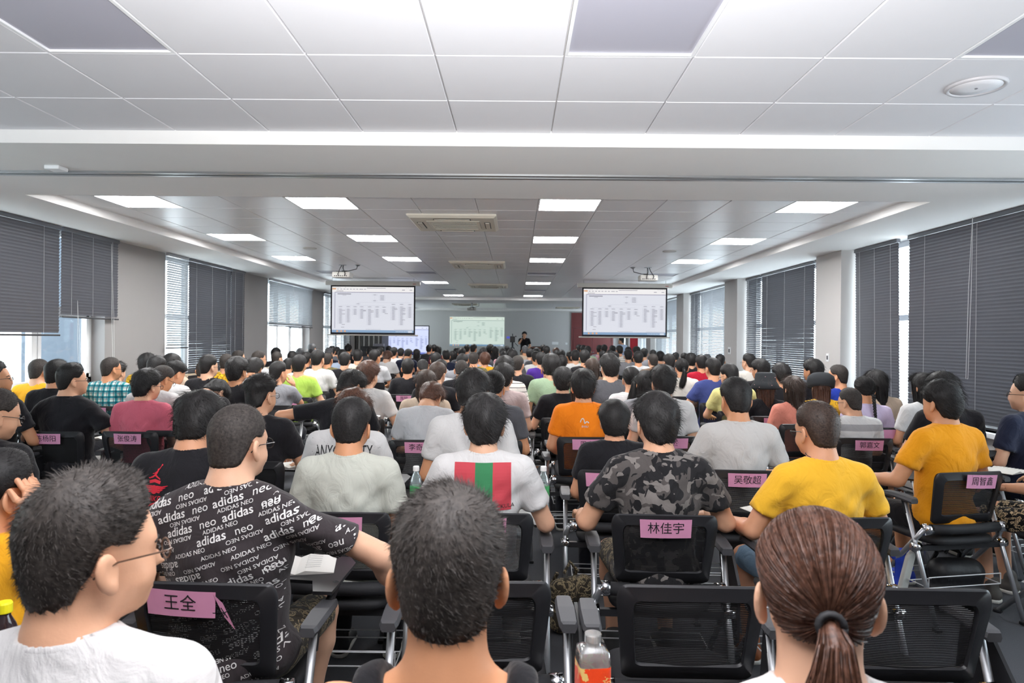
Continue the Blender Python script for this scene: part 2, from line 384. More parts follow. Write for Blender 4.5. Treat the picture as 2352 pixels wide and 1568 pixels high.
# ---------------------------------------------------------------- sculpting kit: distance fields -> surface nets
def _rot(ax, deg): return np.array(Matrix.Rotation(math.radians(deg), 3, ax))
class Sculpt:
    def __init__(s, lo, hi, h):
        s.h = h; s.ax = [np.arange(a, b+h, h, dtype=np.float32) for a, b in zip(lo, hi)]; s.D = np.full([len(a) for a in s.ax], .5, np.float32)
    def _sub(s, lo, hi):
        sl = tuple(slice(max(0, int((a-x[0])/s.h)-1), max(1, min(len(x), int((b-x[0])/s.h)+3))) for a, b, x in zip(lo, hi, s.ax))
        X, Y, Z = (x[q] for x, q in zip(s.ax, sl)); return sl, X[:, None, None], Y[None, :, None], Z[None, None, :]
    def put(s, sl, d, k, op):
        a = s.D[sl]
        if op == 'u':
            if k: h = np.clip(.5+.5*(a-d)/k, 0, 1); r = d*h+a*(1-h)-k*h*(1-h)
            else: r = np.minimum(a, d)
        else:
            d = -d; h = np.clip(.5+.5*(d-a)/max(k, 1e-6), 0, 1); r = a*(1-h)+d*h+k*h*(1-h)
        s.D[sl] = r
    def cone(s, a, b, ra, rb, k=.02, op='u', sq=(1, 1, 1)):
        a = np.array(a, np.float32); b = np.array(b, np.float32); m = max(ra, rb)+k+3*s.h
        sl, X, Y, Z = s._sub(np.minimum(a, b)-m, np.maximum(a, b)+m); v = b-a; L = float(v@v)+1e-9
        x, y, z = X-a[0], Y-a[1], Z-a[2]; t = np.clip((x*v[0]+y*v[1]+z*v[2])/L, 0, 1)
        d = np.sqrt(((x-t*v[0])/sq[0])**2+((y-t*v[1])/sq[1])**2+((z-t*v[2])/sq[2])**2)-(ra+t*(rb-ra)); s.put(sl, d, k, op); return s
    def ell(s, c, r, k=.02, op='u', R=None):
        c = np.array(c, np.float32); m = max(r)+k+3*s.h; sl, X, Y, Z = s._sub(c-m, c+m); x, y, z = X-c[0], Y-c[1], Z-c[2]
        if R is not None:
            q = R.T; x, y, z = (q[i, 0]*x+q[i, 1]*y+q[i, 2]*z for i in range(3))
        x, y, z = x+0*y+0*z, y+0*x+0*z, z+0*x+0*y
        k0 = np.sqrt((x/r[0])**2+(y/r[1])**2+(z/r[2])**2); k1 = np.sqrt((x/r[0]**2)**2+(y/r[1]**2)**2+(z/r[2]**2)**2)+1e-6
        s.put(sl, k0*(k0-1)/k1, k, op); return s
    def clip(s, p, nrm, k=0, box=None):
        """cut away the half space in front of plane (p, nrm)"""
        lo, hi = box if box else ([x[0] for x in s.ax], [x[-1] for x in s.ax])
        sl, X, Y, Z = s._sub(lo, hi); d = (X-p[0])*nrm[0]+(Y-p[1])*nrm[1]+(Z-p[2])*nrm[2]; s.D[sl] = np.maximum(s.D[sl], d); return s
    def mesh(s):
        D = s.D; D[0] = D[-1] = .1; D[:, 0] = D[:, -1] = .1; D[:, :, 0] = D[:, :, -1] = .1
        n = np.array(D.shape)-1; I = D < 0; cor = [(i, j, k) for i in (0, 1) for j in (0, 1) for k in (0, 1)]
        cnt = sum(I[i:n[0]+i, j:n[1]+j, k:n[2]+k].astype(np.int8) for i, j, k in cor); act = np.argwhere((cnt > 0) & (cnt < 8))
        idx = np.full(n, -1, np.int32); idx[tuple(act.T)] = np.arange(len(act))
        val = [D[tuple((act+c).T)] for c in cor]; pos = np.zeros((len(act), 3), np.float32); num = np.zeros(len(act), np.float32)
        for a in range(8):
            for b in range(a+1, 8):
                if sum(abs(cor[a][q]-cor[b][q]) for q in range(3)) != 1: continue
                m = (val[a] < 0) != (val[b] < 0); t = val[a][m]/(val[a][m]-val[b][m]); ca = np.array(cor[a], np.float32); cb = np.array(cor[b], np.float32)
                pos[m] += ca+t[:, None]*(cb-ca); num[m] += 1
        V = (act+pos/num[:, None])*s.h+[x[0] for x in s.ax]; Q = []
        for ax in range(3):
            lo = [slice(0, -1)]*3; hi = [slice(0, -1)]*3; lo[ax] = slice(0, -1); hi[ax] = slice(1, None)
            a, b = (I[:-1, 1:-1, 1:-1], I[1:, 1:-1, 1:-1]) if ax == 0 else (I[1:-1, :-1, 1:-1], I[1:-1, 1:, 1:-1]) if ax == 1 else (I[1:-1, 1:-1, :-1], I[1:-1, 1:-1, 1:])
            e = np.argwhere(a != b); fl = a[tuple(e.T)]; e = e+[0 if q == ax else 1 for q in range(3)]
            u, w = [(1, 2), (2, 0), (0, 1)][ax]; du = np.eye(3, dtype=int)[u]; dw = np.eye(3, dtype=int)[w]
            q = np.stack([idx[tuple((e-du-dw).T)], idx[tuple((e-dw).T)], idx[tuple(e.T)], idx[tuple((e-du).T)]], 1)
            q[~fl] = q[~fl][:, ::-1]; Q.append(q)
        return V.astype(np.float32), np.concatenate(Q)
def smooth(V, Q, it=1, lam=.5):
    for _ in range(it):
        S = np.zeros_like(V); c = np.zeros(len(V), np.float32)
        for i in range(4):
            a, b = Q[:, i], Q[:, (i+1) % 4]; np.add.at(S, a, V[b]); np.add.at(c, a, 1)
        V = V+lam*(S/np.maximum(c, 1)[:, None]-V)
    return V
def sstep(a, b, x): t = np.clip((x-a)/(b-a), 0, 1); return t*t*(3-2*t)

# ---------------------------------------------------------------- a seated figure (faces +Y, origin on the floor under the hips)
SH = (.178, -.02, 1.035)
ARMS = {  # elbow, wrist for the right side (+x); the left side mirrors it unless named
 'desk': ((.262, .085, .795), (.165, .305, .765)), 'lap': ((.25, -.005, .775), (.125, .195, .665)), 'rest': ((.29, .02, .785), (.285, .255, .762)),
 'chin': ((.215, .185, .885), (.085, .165, 1.105)), 'out': ((.455, -.10, .98), (.44, .02, .745)), 'adi': ((.395, .05, .865), (.46, .16, .665)), 'head': ((.26, .135, .97), (.135, .08, 1.19))}
POSES = {'desk': ('desk', 'desk'), 'lap': ('lap', 'lap'), 'rest': ('rest', 'rest'), 'chinR': ('lap', 'chin'), 'elbowL': ('out', 'desk'), 'adi': ('lap', 'adi'), 'headR': ('desk', 'head'), 'cross': ('rest', 'lap')}
LEGS = {'sit': (((.095, .05, .545), (.135, .47, .525), (.135, .42, .10)), ((-.095, .05, .545), (-.135, .47, .525), (-.135, .42, .10))),
        'cross': (((.095, .05, .545), (.135, .47, .525), (.16, .46, .10)), ((-.095, .05, .545), (-.22, .45, .54), (-.27, .09, .31))),
        'stand': (((.09, .0, .55), (.095, .025, .10), (.095, -.02, -.33)), ((-.09, .0, .55), (-.095, .025, .10), (-.095, -.02, -.33)))}
def arm_pts(pose):
    L, R = POSES[pose]; o = []
    for s, k in ((-1, L), (1, R)):
        e, w = ARMS[k]; o.append([np.array((s*p[0], p[1], p[2])) for p in (SH, e, w)])
    return o
def hand_mesh(h):
    """right hand, wrist at origin, fingers along +Y, palm down, thumb toward -X"""
    s = Sculpt((-.07, -.04, -.05), (.06, .2, .04), h)
    s.cone((0, -.02, 0), (0, .03, 0), .026, .03, .01, sq=(1, 1, .72)).ell((0, .055, -.002), (.042, .05, .017), .012)
    for i, (x, L, a) in enumerate(((-.03, .072, .06), (-.01, .08, 0), (.011, .075, -.04), (.03, .058, -.12))):
        p0 = np.array((x, .092, 0)); p1 = p0+np.array((a*-.02, L*.45, -.006)); p2 = p1+np.array((a*-.02, L*.33, -.018)); p3 = p2+np.array((0, L*.2, -.016))
        s.cone(p0, p1, .0095, .0088, .004).cone(p1, p2, .0088, .008, .003).cone(p2, p3, .008, .0068, .003)
    s.cone((-.03, .03, -.006), (-.056, .065, -.014), .013, .0105, .008).cone((-.056, .065, -.014), (-.06, .098, -.018), .0105, .0085, .003)
    return s.mesh()
def ear_mesh(h):
    s = Sculpt((-.02, -.045, -.06), (.045, .045, .055), h)
    R = _rot('Z', 20) @ _rot('X', 12)
    s.ell((.014, -.004, 0), (.0085, .021, .033), .004, R=R).ell((.022, .003, .003), (.006, .0115, .021), .005, 's', R=R).ell((.010, .006, -.026), (.0075, .010, .013), .006)
    return s.mesh()
def shoe_mesh(h):
    """ankle at origin, toes along +Y"""
    s = Sculpt((-.08, -.12, -.13), (.08, .24, .06), h)
    s.cone((0, -.035, -.055), (0, .14, -.07), .047, .036, .02, sq=(.95, 1, .9)).ell((0, .15, -.07), (.047, .055, .034), .02).cone((0, -.02, -.05), (0, -.02, .01), .043, .042, .02)
    s.clip((0, 0, -.098), (0, 0, -1)); a = s.mesh()
    t = Sculpt((-.08, -.12, -.13), (.08, .24, .06), h); t.cone((0, -.035, -.08), (0, .15, -.08), .047, .05, .01).clip((0, 0, -.078), (0, 0, 1)).clip((0, 0, -.102), (0, 0, -1)); b = t.mesh()
    return a, b
CACHE = {}
def cached(k, fn):
    if k not in CACHE: CACHE[k] = fn()
    return CACHE[k]
def joined(parts):
    V = []; Q = []; o = 0
    for v, q in parts: V.append(v); Q.append(q+o); o += len(v)
    return np.concatenate(V).astype(np.float32), np.concatenate(Q)
def torso(s, g=0.0, slim=0):
    w = 1-.1*slim
    s.ell((0, -.012, .93), (.162*w+g, .108+g, .18), .05).cone((-.15*w, -.02, 1.03), (.15*w, -.02, 1.03), .056+g, .056+g, .05)
    s.cone((-.10*w, -.022, 1.075), (0, -.02, 1.10), .035+g, .045+g*.4, .03).cone((.10*w, -.022, 1.075), (0, -.02, 1.10), .035+g, .045+g*.4, .03)
    s.ell((0, .0, .74), (.145*w+g, .115+g, .22), .06).ell((0, .0, .575), (.172+g, .135+g, .115), .05)
    if slim: s.ell((.07, .085, .93), (.06, .05, .06), .03).ell((-.07, .085, .93), (.06, .05, .06), .03)
def limb_dirs(A, B): v = B-A; return v/np.linalg.norm(v)
def head_field(s):
    s.ell((0, .012, 1.275), (.0765, .096, .087), .02).ell((0, -.018, 1.225), (.056, .046, .056), .02).ell((0, .05, 1.205), (.060, .062, .078), .03).ell((0, .083, 1.152), (.026, .024, .022), .025)
    s.ell((.035, .07, 1.20), (.03, .035, .03), .02).ell((-.035, .07, 1.20), (.03, .035, .03), .02).ell((0, .092, 1.262), (.055, .018, .018), .02)
    s.ell((.031, .118, 1.238), (.018, .014, .011), .012, 's').ell((-.031, .118, 1.238), (.018, .014, .011), .012, 's')
    s.ell((.031, .098, 1.238), (.014, .013, .0115), .004).ell((-.031, .098, 1.238), (.014, .013, .0115), .004)
    s.cone((0, .108, 1.245), (0, .128, 1.205), .007, .012, .012).ell((.011, .119, 1.199), (.009, .01, .007), .006).ell((-.011, .119, 1.199), (.009, .01, .007), .006)
    s.ell((0, .109, 1.176), (.022, .010, .0055), .005).ell((0, .107, 1.166), (.019, .011, .0065), .005).ell((0, .122, 1.171), (.02, .006, .0012), .002, 's')
    s.cone((0, -.02, 1.07), (0, .004, 1.21), .063, .054, .03).cone((0, -.028, 1.09), (0, -.02, 1.20), .052, .047, .03)
def body_raw(pose, legs, h, slim):
    s = Sculpt((-.56, -.2, -.02 if legs != 'stand' else -.46), (.56, .66, 1.4), h); torso(s, -.012, slim); head_field(s)
    ex = []
    for sg, (S_, E, Wr) in zip((-1, 1), arm_pts(pose)):
        t = .9 if slim else 1
        s.cone(S_, E, .05*t, .041*t, .03).cone(E, E+(Wr-E)*.35, .040*t, .041*t, .015).cone(E+(Wr-E)*.35, Wr, .041*t, .026*t, .015)
        d = limb_dirs(E, Wr); up = np.array((0, 0, 1.)); x = np.cross(d, up); x /= np.linalg.norm(x); z = np.cross(x, d)
        hv, hq = cached(('hand', h), lambda: hand_mesh(min(.0045, h*.5) if h < .014 else .008))
        hv = hv.copy(); hq2 = hq
        if sg < 0: hv = hv*np.array((-1, 1, 1)); hq2 = hq[:, ::-1]
        ex.append((hv @ np.stack([x, d, z])+Wr, hq2))
        ev, eq = cached(('ear', h), lambda: ear_mesh(.0035 if h < .014 else .006)); ev = ev.copy()
        if sg < 0: ev = ev*np.array((-1, 1, 1)); eq = eq[:, ::-1]
        ex.append((ev+np.array((sg*.071, .008, 1.228)), eq))
    for H_, K, A in LEGS[legs]:
        H_, K, A = map(np.array, (H_, K, A)); s.cone(H_, K, .078, .053, .03).cone(K, K+(A-K)*.3, .052, .054, .02).cone(K+(A-K)*.3, A, .054, .036, .02).cone(A, A+[0, .0, -.02], .036, .034, .01)
    V, Q = s.mesh(); V = smooth(V, Q, 1, .35)
    return joined([(V, Q)]+ex)
def shirt_raw(pose, h, slim, sleeve, neck=.074):
    s = Sculpt((-.56, -.26, .44), (.56, .3, 1.18), h); torso(s, .012, slim); t = .92 if slim else 1
    if sleeve:
        for S_, E, Wr in arm_pts(pose):
            d = limb_dirs(S_, E); p = S_+(E-S_)*.66
            a = Sculpt((-.56, -.26, .44), (.56, .3, 1.18), h); a.cone(S_+d*-.01, p+d*.05, .064*t, .066*t, 0).clip(p, d); s.put((slice(None),)*3, a.D, .035, 'u')
    else:
        for sg in (-1, 1): s.ell((sg*.222, -.02, 1.04), (.085, .2, .17), .01, 's')
        s.ell((0, -.02, 1.13), (.098, .2, .10), .01, 's')
    s.cone((0, -.02, 1.04), (0, -.014, 1.095), .082, .073, .02).cone((0, -.010, 1.14), (0, .012, 1.26), .066, .12, .004, 's').ell((0, .075, 1.115), (.05, .06, .05), .01, 's')
    s.clip((0, 0, .49), (0, 0, -1)); V, Q = s.mesh(); V = smooth(V, Q, 1, .3)
    n = .0032*(np.sin(V[:, 2]*46+V[:, 0]*30+2*np.sin(V[:, 0]*17))+.8*np.sin(V[:, 0]*55-V[:, 2]*38+1.5*np.sin(V[:, 2]*23)))*sstep(1.06, .92, V[:, 2])
    V[:, 1] += n*np.sign(V[:, 1]+.01); V[:, 0] += n*.6
    return V, Q
def collar_raw():
    f_ = lambda a: np.array((.069*math.sin(a), -.013+.066*math.cos(a), 1.112-.034*math.cos(a)*(1 if math.cos(a) > 0 else .2))); V = []; n, k = 44, 8
    for i in range(n):
        a = 2*PI*i/n; c = f_(a); o = np.array((math.sin(a), math.cos(a), 0))
        for j in range(k): t = 2*PI*j/k; V.append(c+o*.0065*math.cos(t)-o*.003*math.sin(t)+np.array((0, 0, .0115*math.sin(t))))
    Q = [(i*k+j, i*k+(j+1) % k, ((i+1) % n)*k+(j+1) % k, ((i+1) % n)*k+j) for i in range(n) for j in range(k)]
    return np.array(V), np.array(Q)
def pants_raw(legs, h, long):
    s = Sculpt((-.4, -.22, .02 if legs != 'stand' else -.46), (.4, .66, .74), h); s.ell((0, .0, .575), (.182, .14, .11), .04)
    for H_, K, A in LEGS[legs]:
        H_, K, A = map(np.array, (H_, K, A))
        if long: s.cone(H_, K, .086, .064, .03).cone(K, A, .064, .052, .02).clip(A+[0, 0, .0], (0, 0, -1)) if legs == 'sit' else s.cone(H_, K, .086, .064, .03).cone(K, A, .064, .05, .02)
        else:
            d = limb_dirs(H_, K); a = Sculpt((-.4, -.22, .02), (.4, .66, .74), h); a.cone(H_, K+d*.05, .09, .07, 0).clip(H_+(K-H_)*.97, d); s.put((slice(None),)*3, a.D, .03, 'u')
    V, Q = s.mesh(); return smooth(V, Q, 1, .3), Q
PIV_H, PIV_N = np.array((0, 0, .56)), np.array((0, -.012, 1.115))
def pose_mats(lean, side, yaw, bow, roll):
    A = Matrix.Translation(PIV_H) @ Matrix.Rotation(math.radians(-lean), 4, 'X') @ Matrix.Rotation(math.radians(side), 4, 'Y') @ Matrix.Translation(-Vector(PIV_H))
    B = Matrix.Translation(PIV_N) @ Matrix.Rotation(math.radians(-yaw), 4, 'Z') @ Matrix.Rotation(math.radians(-bow), 4, 'X') @ Matrix.Rotation(math.radians(roll), 4, 'Y') @ Matrix.Translation(-Vector(PIV_N))
    return A, A @ B
def pose_verts(V, pp, fat, head=True):
    lean, side, yaw, bow, roll = pp; V = V.astype(np.float64).copy(); z = V[:, 2]
    if fat:
        w = (1-sstep(1.04, 1.16, z))*sstep(.2, .5, z)*(1-.6*sstep(.9, 1.06, z)); V[:, 2] -= fat*.13*sstep(.95, 1.08, z)*sstep(.09, .22, np.abs(V[:, 0])); V[:, 0] *= 1+fat*w*.8; V[:, 1] = (V[:, 1]+.0)*(1+fat*1.1*w*(np.abs(V[:, 1]) < .25))
        wn = sstep(1.05, 1.12, z)*(1-sstep(1.13, 1.2, z)); V[:, 0] *= 1+fat*.5*wn; V[:, 1] = -.01+(V[:, 1]+.01)*(1+fat*.4*wn)
    wt = sstep(.5, .78, z); out = V.copy()
    if head:
        wh = sstep(1.08, 1.19, z+.6*np.clip(V[:, 1], 0, .1))*(np.abs(V[:, 0]) < .16)
        t = wh[:, None]; P = V-PIV_N
        M1 = np.array(Matrix.Rotation(math.radians(-yaw), 3, 'Z') @ Matrix.Rotation(math.radians(-bow), 3, 'X') @ Matrix.Rotation(math.radians(roll), 3, 'Y'))
        Mh = np.array(Matrix.Rotation(math.radians(-yaw/2), 3, 'Z') @ Matrix.Rotation(math.radians(-bow/2), 3, 'X') @ Matrix.Rotation(math.radians(roll/2), 3, 'Y'))
        a = P @ Mh.T; b = P @ M1.T; out = PIV_N+np.where(t < .5, P*(1-2*t)+a*2*t, a*(2-2*t)+b*(2*t-1))
    M = np.array(Matrix.Rotation(math.radians(-lean), 3, 'X') @ Matrix.Rotation(math.radians(side), 3, 'Y'))
    P = out-PIV_H; return (PIV_H+P*(1-wt[:, None])+(P @ M.T)*wt[:, None]).astype(np.float32)

# ---------------------------------------------------------------- hair
HC, HR = np.array((0, .012, 1.275)), np.array((.0765, .096, .087))
def hairline(a, st):
    """lowest polar angle of the hair at azimuth a (0 front .. pi back)"""
    pts = {'short': [(0, 58), (35, 60), (55, 78), (72, 96), (95, 92), (108, 116), (125, 136), (150, 140), (180, 141)], 'mop': [(0, 72), (35, 76), (55, 92), (75, 104), (95, 102), (108, 122), (125, 142), (150, 146), (180, 148)],
           'tied': [(0, 56), (35, 60), (55, 76), (78, 98), (100, 104), (112, 116), (130, 126), (150, 128), (180, 128)]}[st]
    return np.interp(np.degrees(np.abs(a)), [p[0] for p in pts], [p[1] for p in pts])
def cap_point(a, ph, t):
    pc = math.radians(98); lo = np.clip(ph-pc, 0, 2); hf = np.where(ph < pc, np.sin(ph), math.sin(pc)-lo*.13); vz = np.where(ph < pc, np.cos(ph), math.cos(pc)-lo*1.42)
    d = np.stack([hf*np.sin(a), hf*np.cos(a), vz], -1); n = np.stack([hf*np.sin(a), hf*np.cos(a), np.where(ph < pc, vz, -.25)], -1)/HR; n /= np.linalg.norm(n, axis=-1, keepdims=True)
    return HC+d*HR+n*np.asarray(t)[..., None], n
def thick(style, a, ph, lim):
    e = np.clip((lim-ph)/math.radians(28), 0, 1); top = np.cos(np.clip(ph, 0, PI/2)); A = np.abs(a)
    if style == 'cr': return .0045+.007*e*(.4+.6*top)
    if style == 'sp': return .004+e*(.010+.012*top)
    if style == 'fa': return .0045+.016*sstep(math.radians(95), math.radians(62), ph)
    if style == 'md': return .010+e*.018+.004*top
    if style == 'bowl': return .016+e*.016
    if style in ('pt', 'bd'): return .006+e*.010+.003*top
    return .010+e*.014
def wob(a, ph, amp, seed):
    r = np.random.default_rng(seed); o = 0
    for k in range(5):
        f1, f2, p1, p2 = r.integers(2, 9), r.integers(2, 8), r.uniform(0, 6.3), r.uniform(0, 6.3); o = o+np.sin(a*f1+p1)*np.sin(ph*f2+p2)
    return o*amp/2.2
def hair_mesh(style, n_str, seed, scalp=0):
    """a shaped cap of hair plus tapered strands growing from it around the crown whorl"""
    st = 'mop' if style in ('md', 'bowl', 'lo', 'hatc') else 'tied' if style in ('pt', 'bd', 'bu') else 'short'
    r = np.random.default_rng(seed); na, nv = 44, 16; aa = np.linspace(-PI, PI, na, endpoint=False); parts = []
    amp = {'cr': .0008, 'sp': .002, 'fa': .003, 'md': .005, 'bowl': .003, 'pt': .0012, 'bd': .0015, 'lo': .002, 'bu': .0015}.get(style, .002)
    G = []
    for i in range(nv+1):
        lim = np.radians(hairline(aa, st))+wob(aa*3, aa*0+1, .03, seed); ph = lim*(i/nv)**.9; t = thick(style, aa, ph, lim)+wob(aa, ph, amp, seed)*min(1, i/3)
        if i == nv and st != 'mop': t = t*0+.001
        G.append(cap_point(aa, ph, t)[0])
    lim = np.radians(hairline(aa, st)); G.append(cap_point(aa, lim-.06, lim*0-.006)[0]); G = np.array(G); V = G.reshape(-1, 3); Q = []
    for i in range(len(G)-1):
        j = np.arange(na); Q.append(np.stack([i*na+j, (i+1)*na+j, (i+1)*na+(j+1) % na, i*na+(j+1) % na], 1))
    parts.append((V, np.concatenate(Q)))
    wh = np.array((.02, -.035, 1.0)); whd = np.array((.18, -.42, .88)); whd /= np.linalg.norm(whd)
    if n_str and style in ('pt', 'bd', 'bu'):
        n_ = int(n_str*.6); a = r.uniform(-PI, PI, n_); lim = np.radians(hairline(a, st)); ph = lim*np.sqrt(r.uniform(.0, 1, n_)); d0 = np.stack([np.sin(ph)*np.sin(a), np.sin(ph)*np.cos(a), np.cos(ph)], -1)
        tp_ = math.radians(107 if style != 'bu' else 20); dt = np.array((0, -math.sin(tp_), math.cos(tp_))); om = np.arccos(np.clip(d0 @ dt, -1, 1))[:, None]; K = 7; kk = np.linspace(0, 1, K)[None, :]*np.minimum(1, r.uniform(.75, 1.4, n_)/om[:, 0])[:, None]
        P = (np.sin((1-kk)*om)[..., None]*d0[:, None]+np.sin(kk*om)[..., None]*dt)/np.sin(om)[..., None]; aa_ = np.arctan2(P[..., 0], P[..., 1]); pp_ = np.arccos(np.clip(P[..., 2], -1, 1)); lm = np.radians(hairline(aa_, st))
        P, _ = cap_point(aa_, pp_, thick(style, aa_, np.minimum(pp_, lm), lm)+r.uniform(-.001, .0018, n_)[:, None]+.0015*np.sin(kk*PI)); parts.append(strip(P, .0011, r))
    elif n_str:
        a = r.uniform(-PI, PI, n_str); lim = np.radians(hairline(a, st)); ph = np.arccos(1-r.uniform(0, 1, n_str)*(1-np.cos(lim)))
        t = thick(style, a, ph, lim)*.55; p, n = cap_point(a, ph, t); d0 = (p-HC)/np.linalg.norm(p-HC, axis=1)[:, None]
        if True:
            f = d0-whd*(d0 @ whd)[:, None]; f /= np.linalg.norm(f, axis=1)[:, None]+1e-6; sw = np.cross(whd, f); f = f*.85+sw*.5
            f -= (f*n).sum(1)[:, None]*n; f /= np.linalg.norm(f, axis=1)[:, None]+1e-6; top = np.clip(np.cos(ph), 0, 1); e = np.clip((lim-ph)/.5, .0, 1)
            L = {'cr': .004+.008*top, 'sp': .007+.019*e*(.3+.7*top), 'fa': np.where(ph > 1.35, .004, .036), 'md': .02+.03*e, 'bowl': .04+.02*e, 'lo': .05+.03*e}.get(style, .03+0*e)
            lift = {'cr': 1.6, 'sp': 1.5, 'fa': .8, 'md': .5, 'bowl': .12, 'lo': .08}.get(style, .3)
        L = L*r.uniform(.6, 1.25, n_str); f = f+r.normal(0, .32 if style in ('sp', 'md', 'cr', 'fa') else .025, (n_str, 3)); f /= np.linalg.norm(f, axis=1)[:, None]
        lf = lift*r.uniform(.5, 1.4, n_str)[:, None]; d1 = f+n*lf; d1 /= np.linalg.norm(d1, axis=1)[:, None]; d2 = f+n*(lf*.35)-np.array((0, 0, .35 if lift < .6 else .05)); d2 -= np.minimum((d2*n).sum(1), 0)[:, None]*n*.9; d2 /= np.linalg.norm(d2, axis=1)[:, None]
        w = {'cr': .0011, 'sp': .0013}.get(style, .0018)*(1.6 if n_str < 1500 else 1); sd = np.cross(d1, n+r.normal(0, .6, (n_str, 3))); sd /= np.linalg.norm(sd, axis=1)[:, None]+1e-9
        q0 = p-d1*.004; q1 = p+d1*(L*.55)[:, None]; q2 = q1+d2*(L*.55)[:, None]; sv = sd*w/2
        V = np.stack([q0-sv, q0+sv, q1+sv*.8, q1-sv*.8, q2+sv*.2, q2-sv*.2], 1).reshape(-1, 3); b = np.arange(n_str)[:, None]*6
        parts.append((V, np.concatenate([b+[0, 1, 2, 3], b+[3, 2, 4, 5]])))
    if style in ('pt', 'bd', 'lo', 'hatc', 'bu'): parts += tail_parts(style, r, max(n_str, 500))
    return joined(parts)
def strip(paths, w, r):
    """flat tapered locks along polylines (N, K, 3)"""
    N_, K, _ = paths.shape; t = np.gradient(paths, axis=1); s = np.cross(t, r.normal(0, 1, (N_, 1, 3))); s /= np.linalg.norm(s, axis=2)[:, :, None]+1e-9
    wd = np.linspace(1, .35, K)[None, :, None]*w; V = np.stack([paths-s*wd, paths+s*wd], 2).reshape(-1, 3); b = np.arange(N_)[:, None]*2*K; q = []
    for k in range(K-1): q.append(b+[2*k, 2*k+1, 2*k+3, 2*k+2])
    return V, np.concatenate(q)
def tail_parts(style, r, n):
    o = []
    if style == 'pt':
        n = int(n*.5); u = r.uniform(0, 1, n)**.5; th = r.uniform(0, 2*PI, n); k = np.linspace(0, 1, 7); cx = np.interp(k, [0, .3, .7, 1], [0, .0, -.014, -.034]); cy = np.interp(k, [0, .15, .5, 1], [-.104, -.142, -.152, -.125]); cz = 1.238-np.interp(k, [0, .15, 1], [0, .018, .25]); rad = np.interp(k, [0, .12, .5, .85, 1], [.013, .021, .042, .052, .034])
        P = np.stack([cx+rad*(u*np.cos(th))[:, None], cy+.75*rad*(u*np.sin(th))[:, None], cz+r.normal(0, .022, n)[:, None]*k], -1); o.append(strip(P, .0013, r))
        b = MB(); b.tube([(x, y, z) for x, y, z in zip(cx, cy, cz)], [q*.7 for q in rad], 10); f4 = [f for f in b.f if len(f) == 4]; o.append((np.array(b.v, np.float32), np.array(f4)))
    if style == 'bd':
        for k in range(9):
            z = 1.19-.026*k; b = MB(); rr = .019-.001*k
            for sg in (-1, 1): b.tube([(sg*.011+.012, -.105-.003*k, z+.014), (sg*.004+.012, -.118-.003*k, z), (-sg*.01+.012, -.108-.003*k, z-.014)], [rr*.5, rr*.72, rr*.5], 8)
            o.append((np.array(b.v, np.float32), np.array([f for f in b.f if len(f) == 4])))
    if style == 'bu':
        s = Sculpt((-.06, -.1, 1.33), (.06, .04, 1.45), .006); s.ell((0, -.03, 1.385), (.036, .036, .032), .01); o.append(s.mesh())
    if style in ('lo', 'hatc'):
        n = int(n*.8); a = r.uniform(-PI, PI, n); a = np.sign(a)*(1.05+(PI-1.05)*np.abs(a)/PI); k = np.linspace(0, 1, 8); ph0 = math.radians(70)
        st, _ = cap_point(a, np.full(n, ph0), np.full(n, .018)); zz = np.interp(k, [0, .35, 1], [0, -.11, -.36])[None, :]*(r.uniform(.82, 1.05, n)[:, None]); g = np.interp(k, [0, .3, .55, 1], [1, 1.02, .98, .86])[None, :]*r.uniform(.93, 1.03, n)[:, None]
        P = np.stack([st[:, 0:1]*g, HC[1]+(st[:, 1:2]-HC[1])*g-.035*k**2, st[:, 2:3]+zz+0*g], -1); P += .004*np.sin(9*k+a[:, None]*7)[..., None]; o.append(strip(P, .0028, r))
        na = 30; A_ = np.linspace(1.05, 2*PI-1.05, na); G = []
        for kk in np.linspace(0, 1, 9):
            c, _ = cap_point(A_, np.full(na, ph0), np.full(na, .013)); zz = np.interp(kk, [0, .35, 1], [0, -.11, -.33]); g = np.interp(kk, [0, .3, .55, 1], [1, 1.0, .95, .8]); G.append(np.stack([c[:, 0]*g, HC[1]+(c[:, 1]-HC[1])*g-.035*kk**2, c[:, 2]+zz], -1))
        G = np.array(G); i, j = np.meshgrid(np.arange(8), np.arange(na-1), indexing='ij'); i, j = i.ravel(), j.ravel(); o.append((G.reshape(-1, 3), np.stack([i*na+j, (i+1)*na+j, (i+1)*na+j+1, i*na+j+1], 1)))
    return o
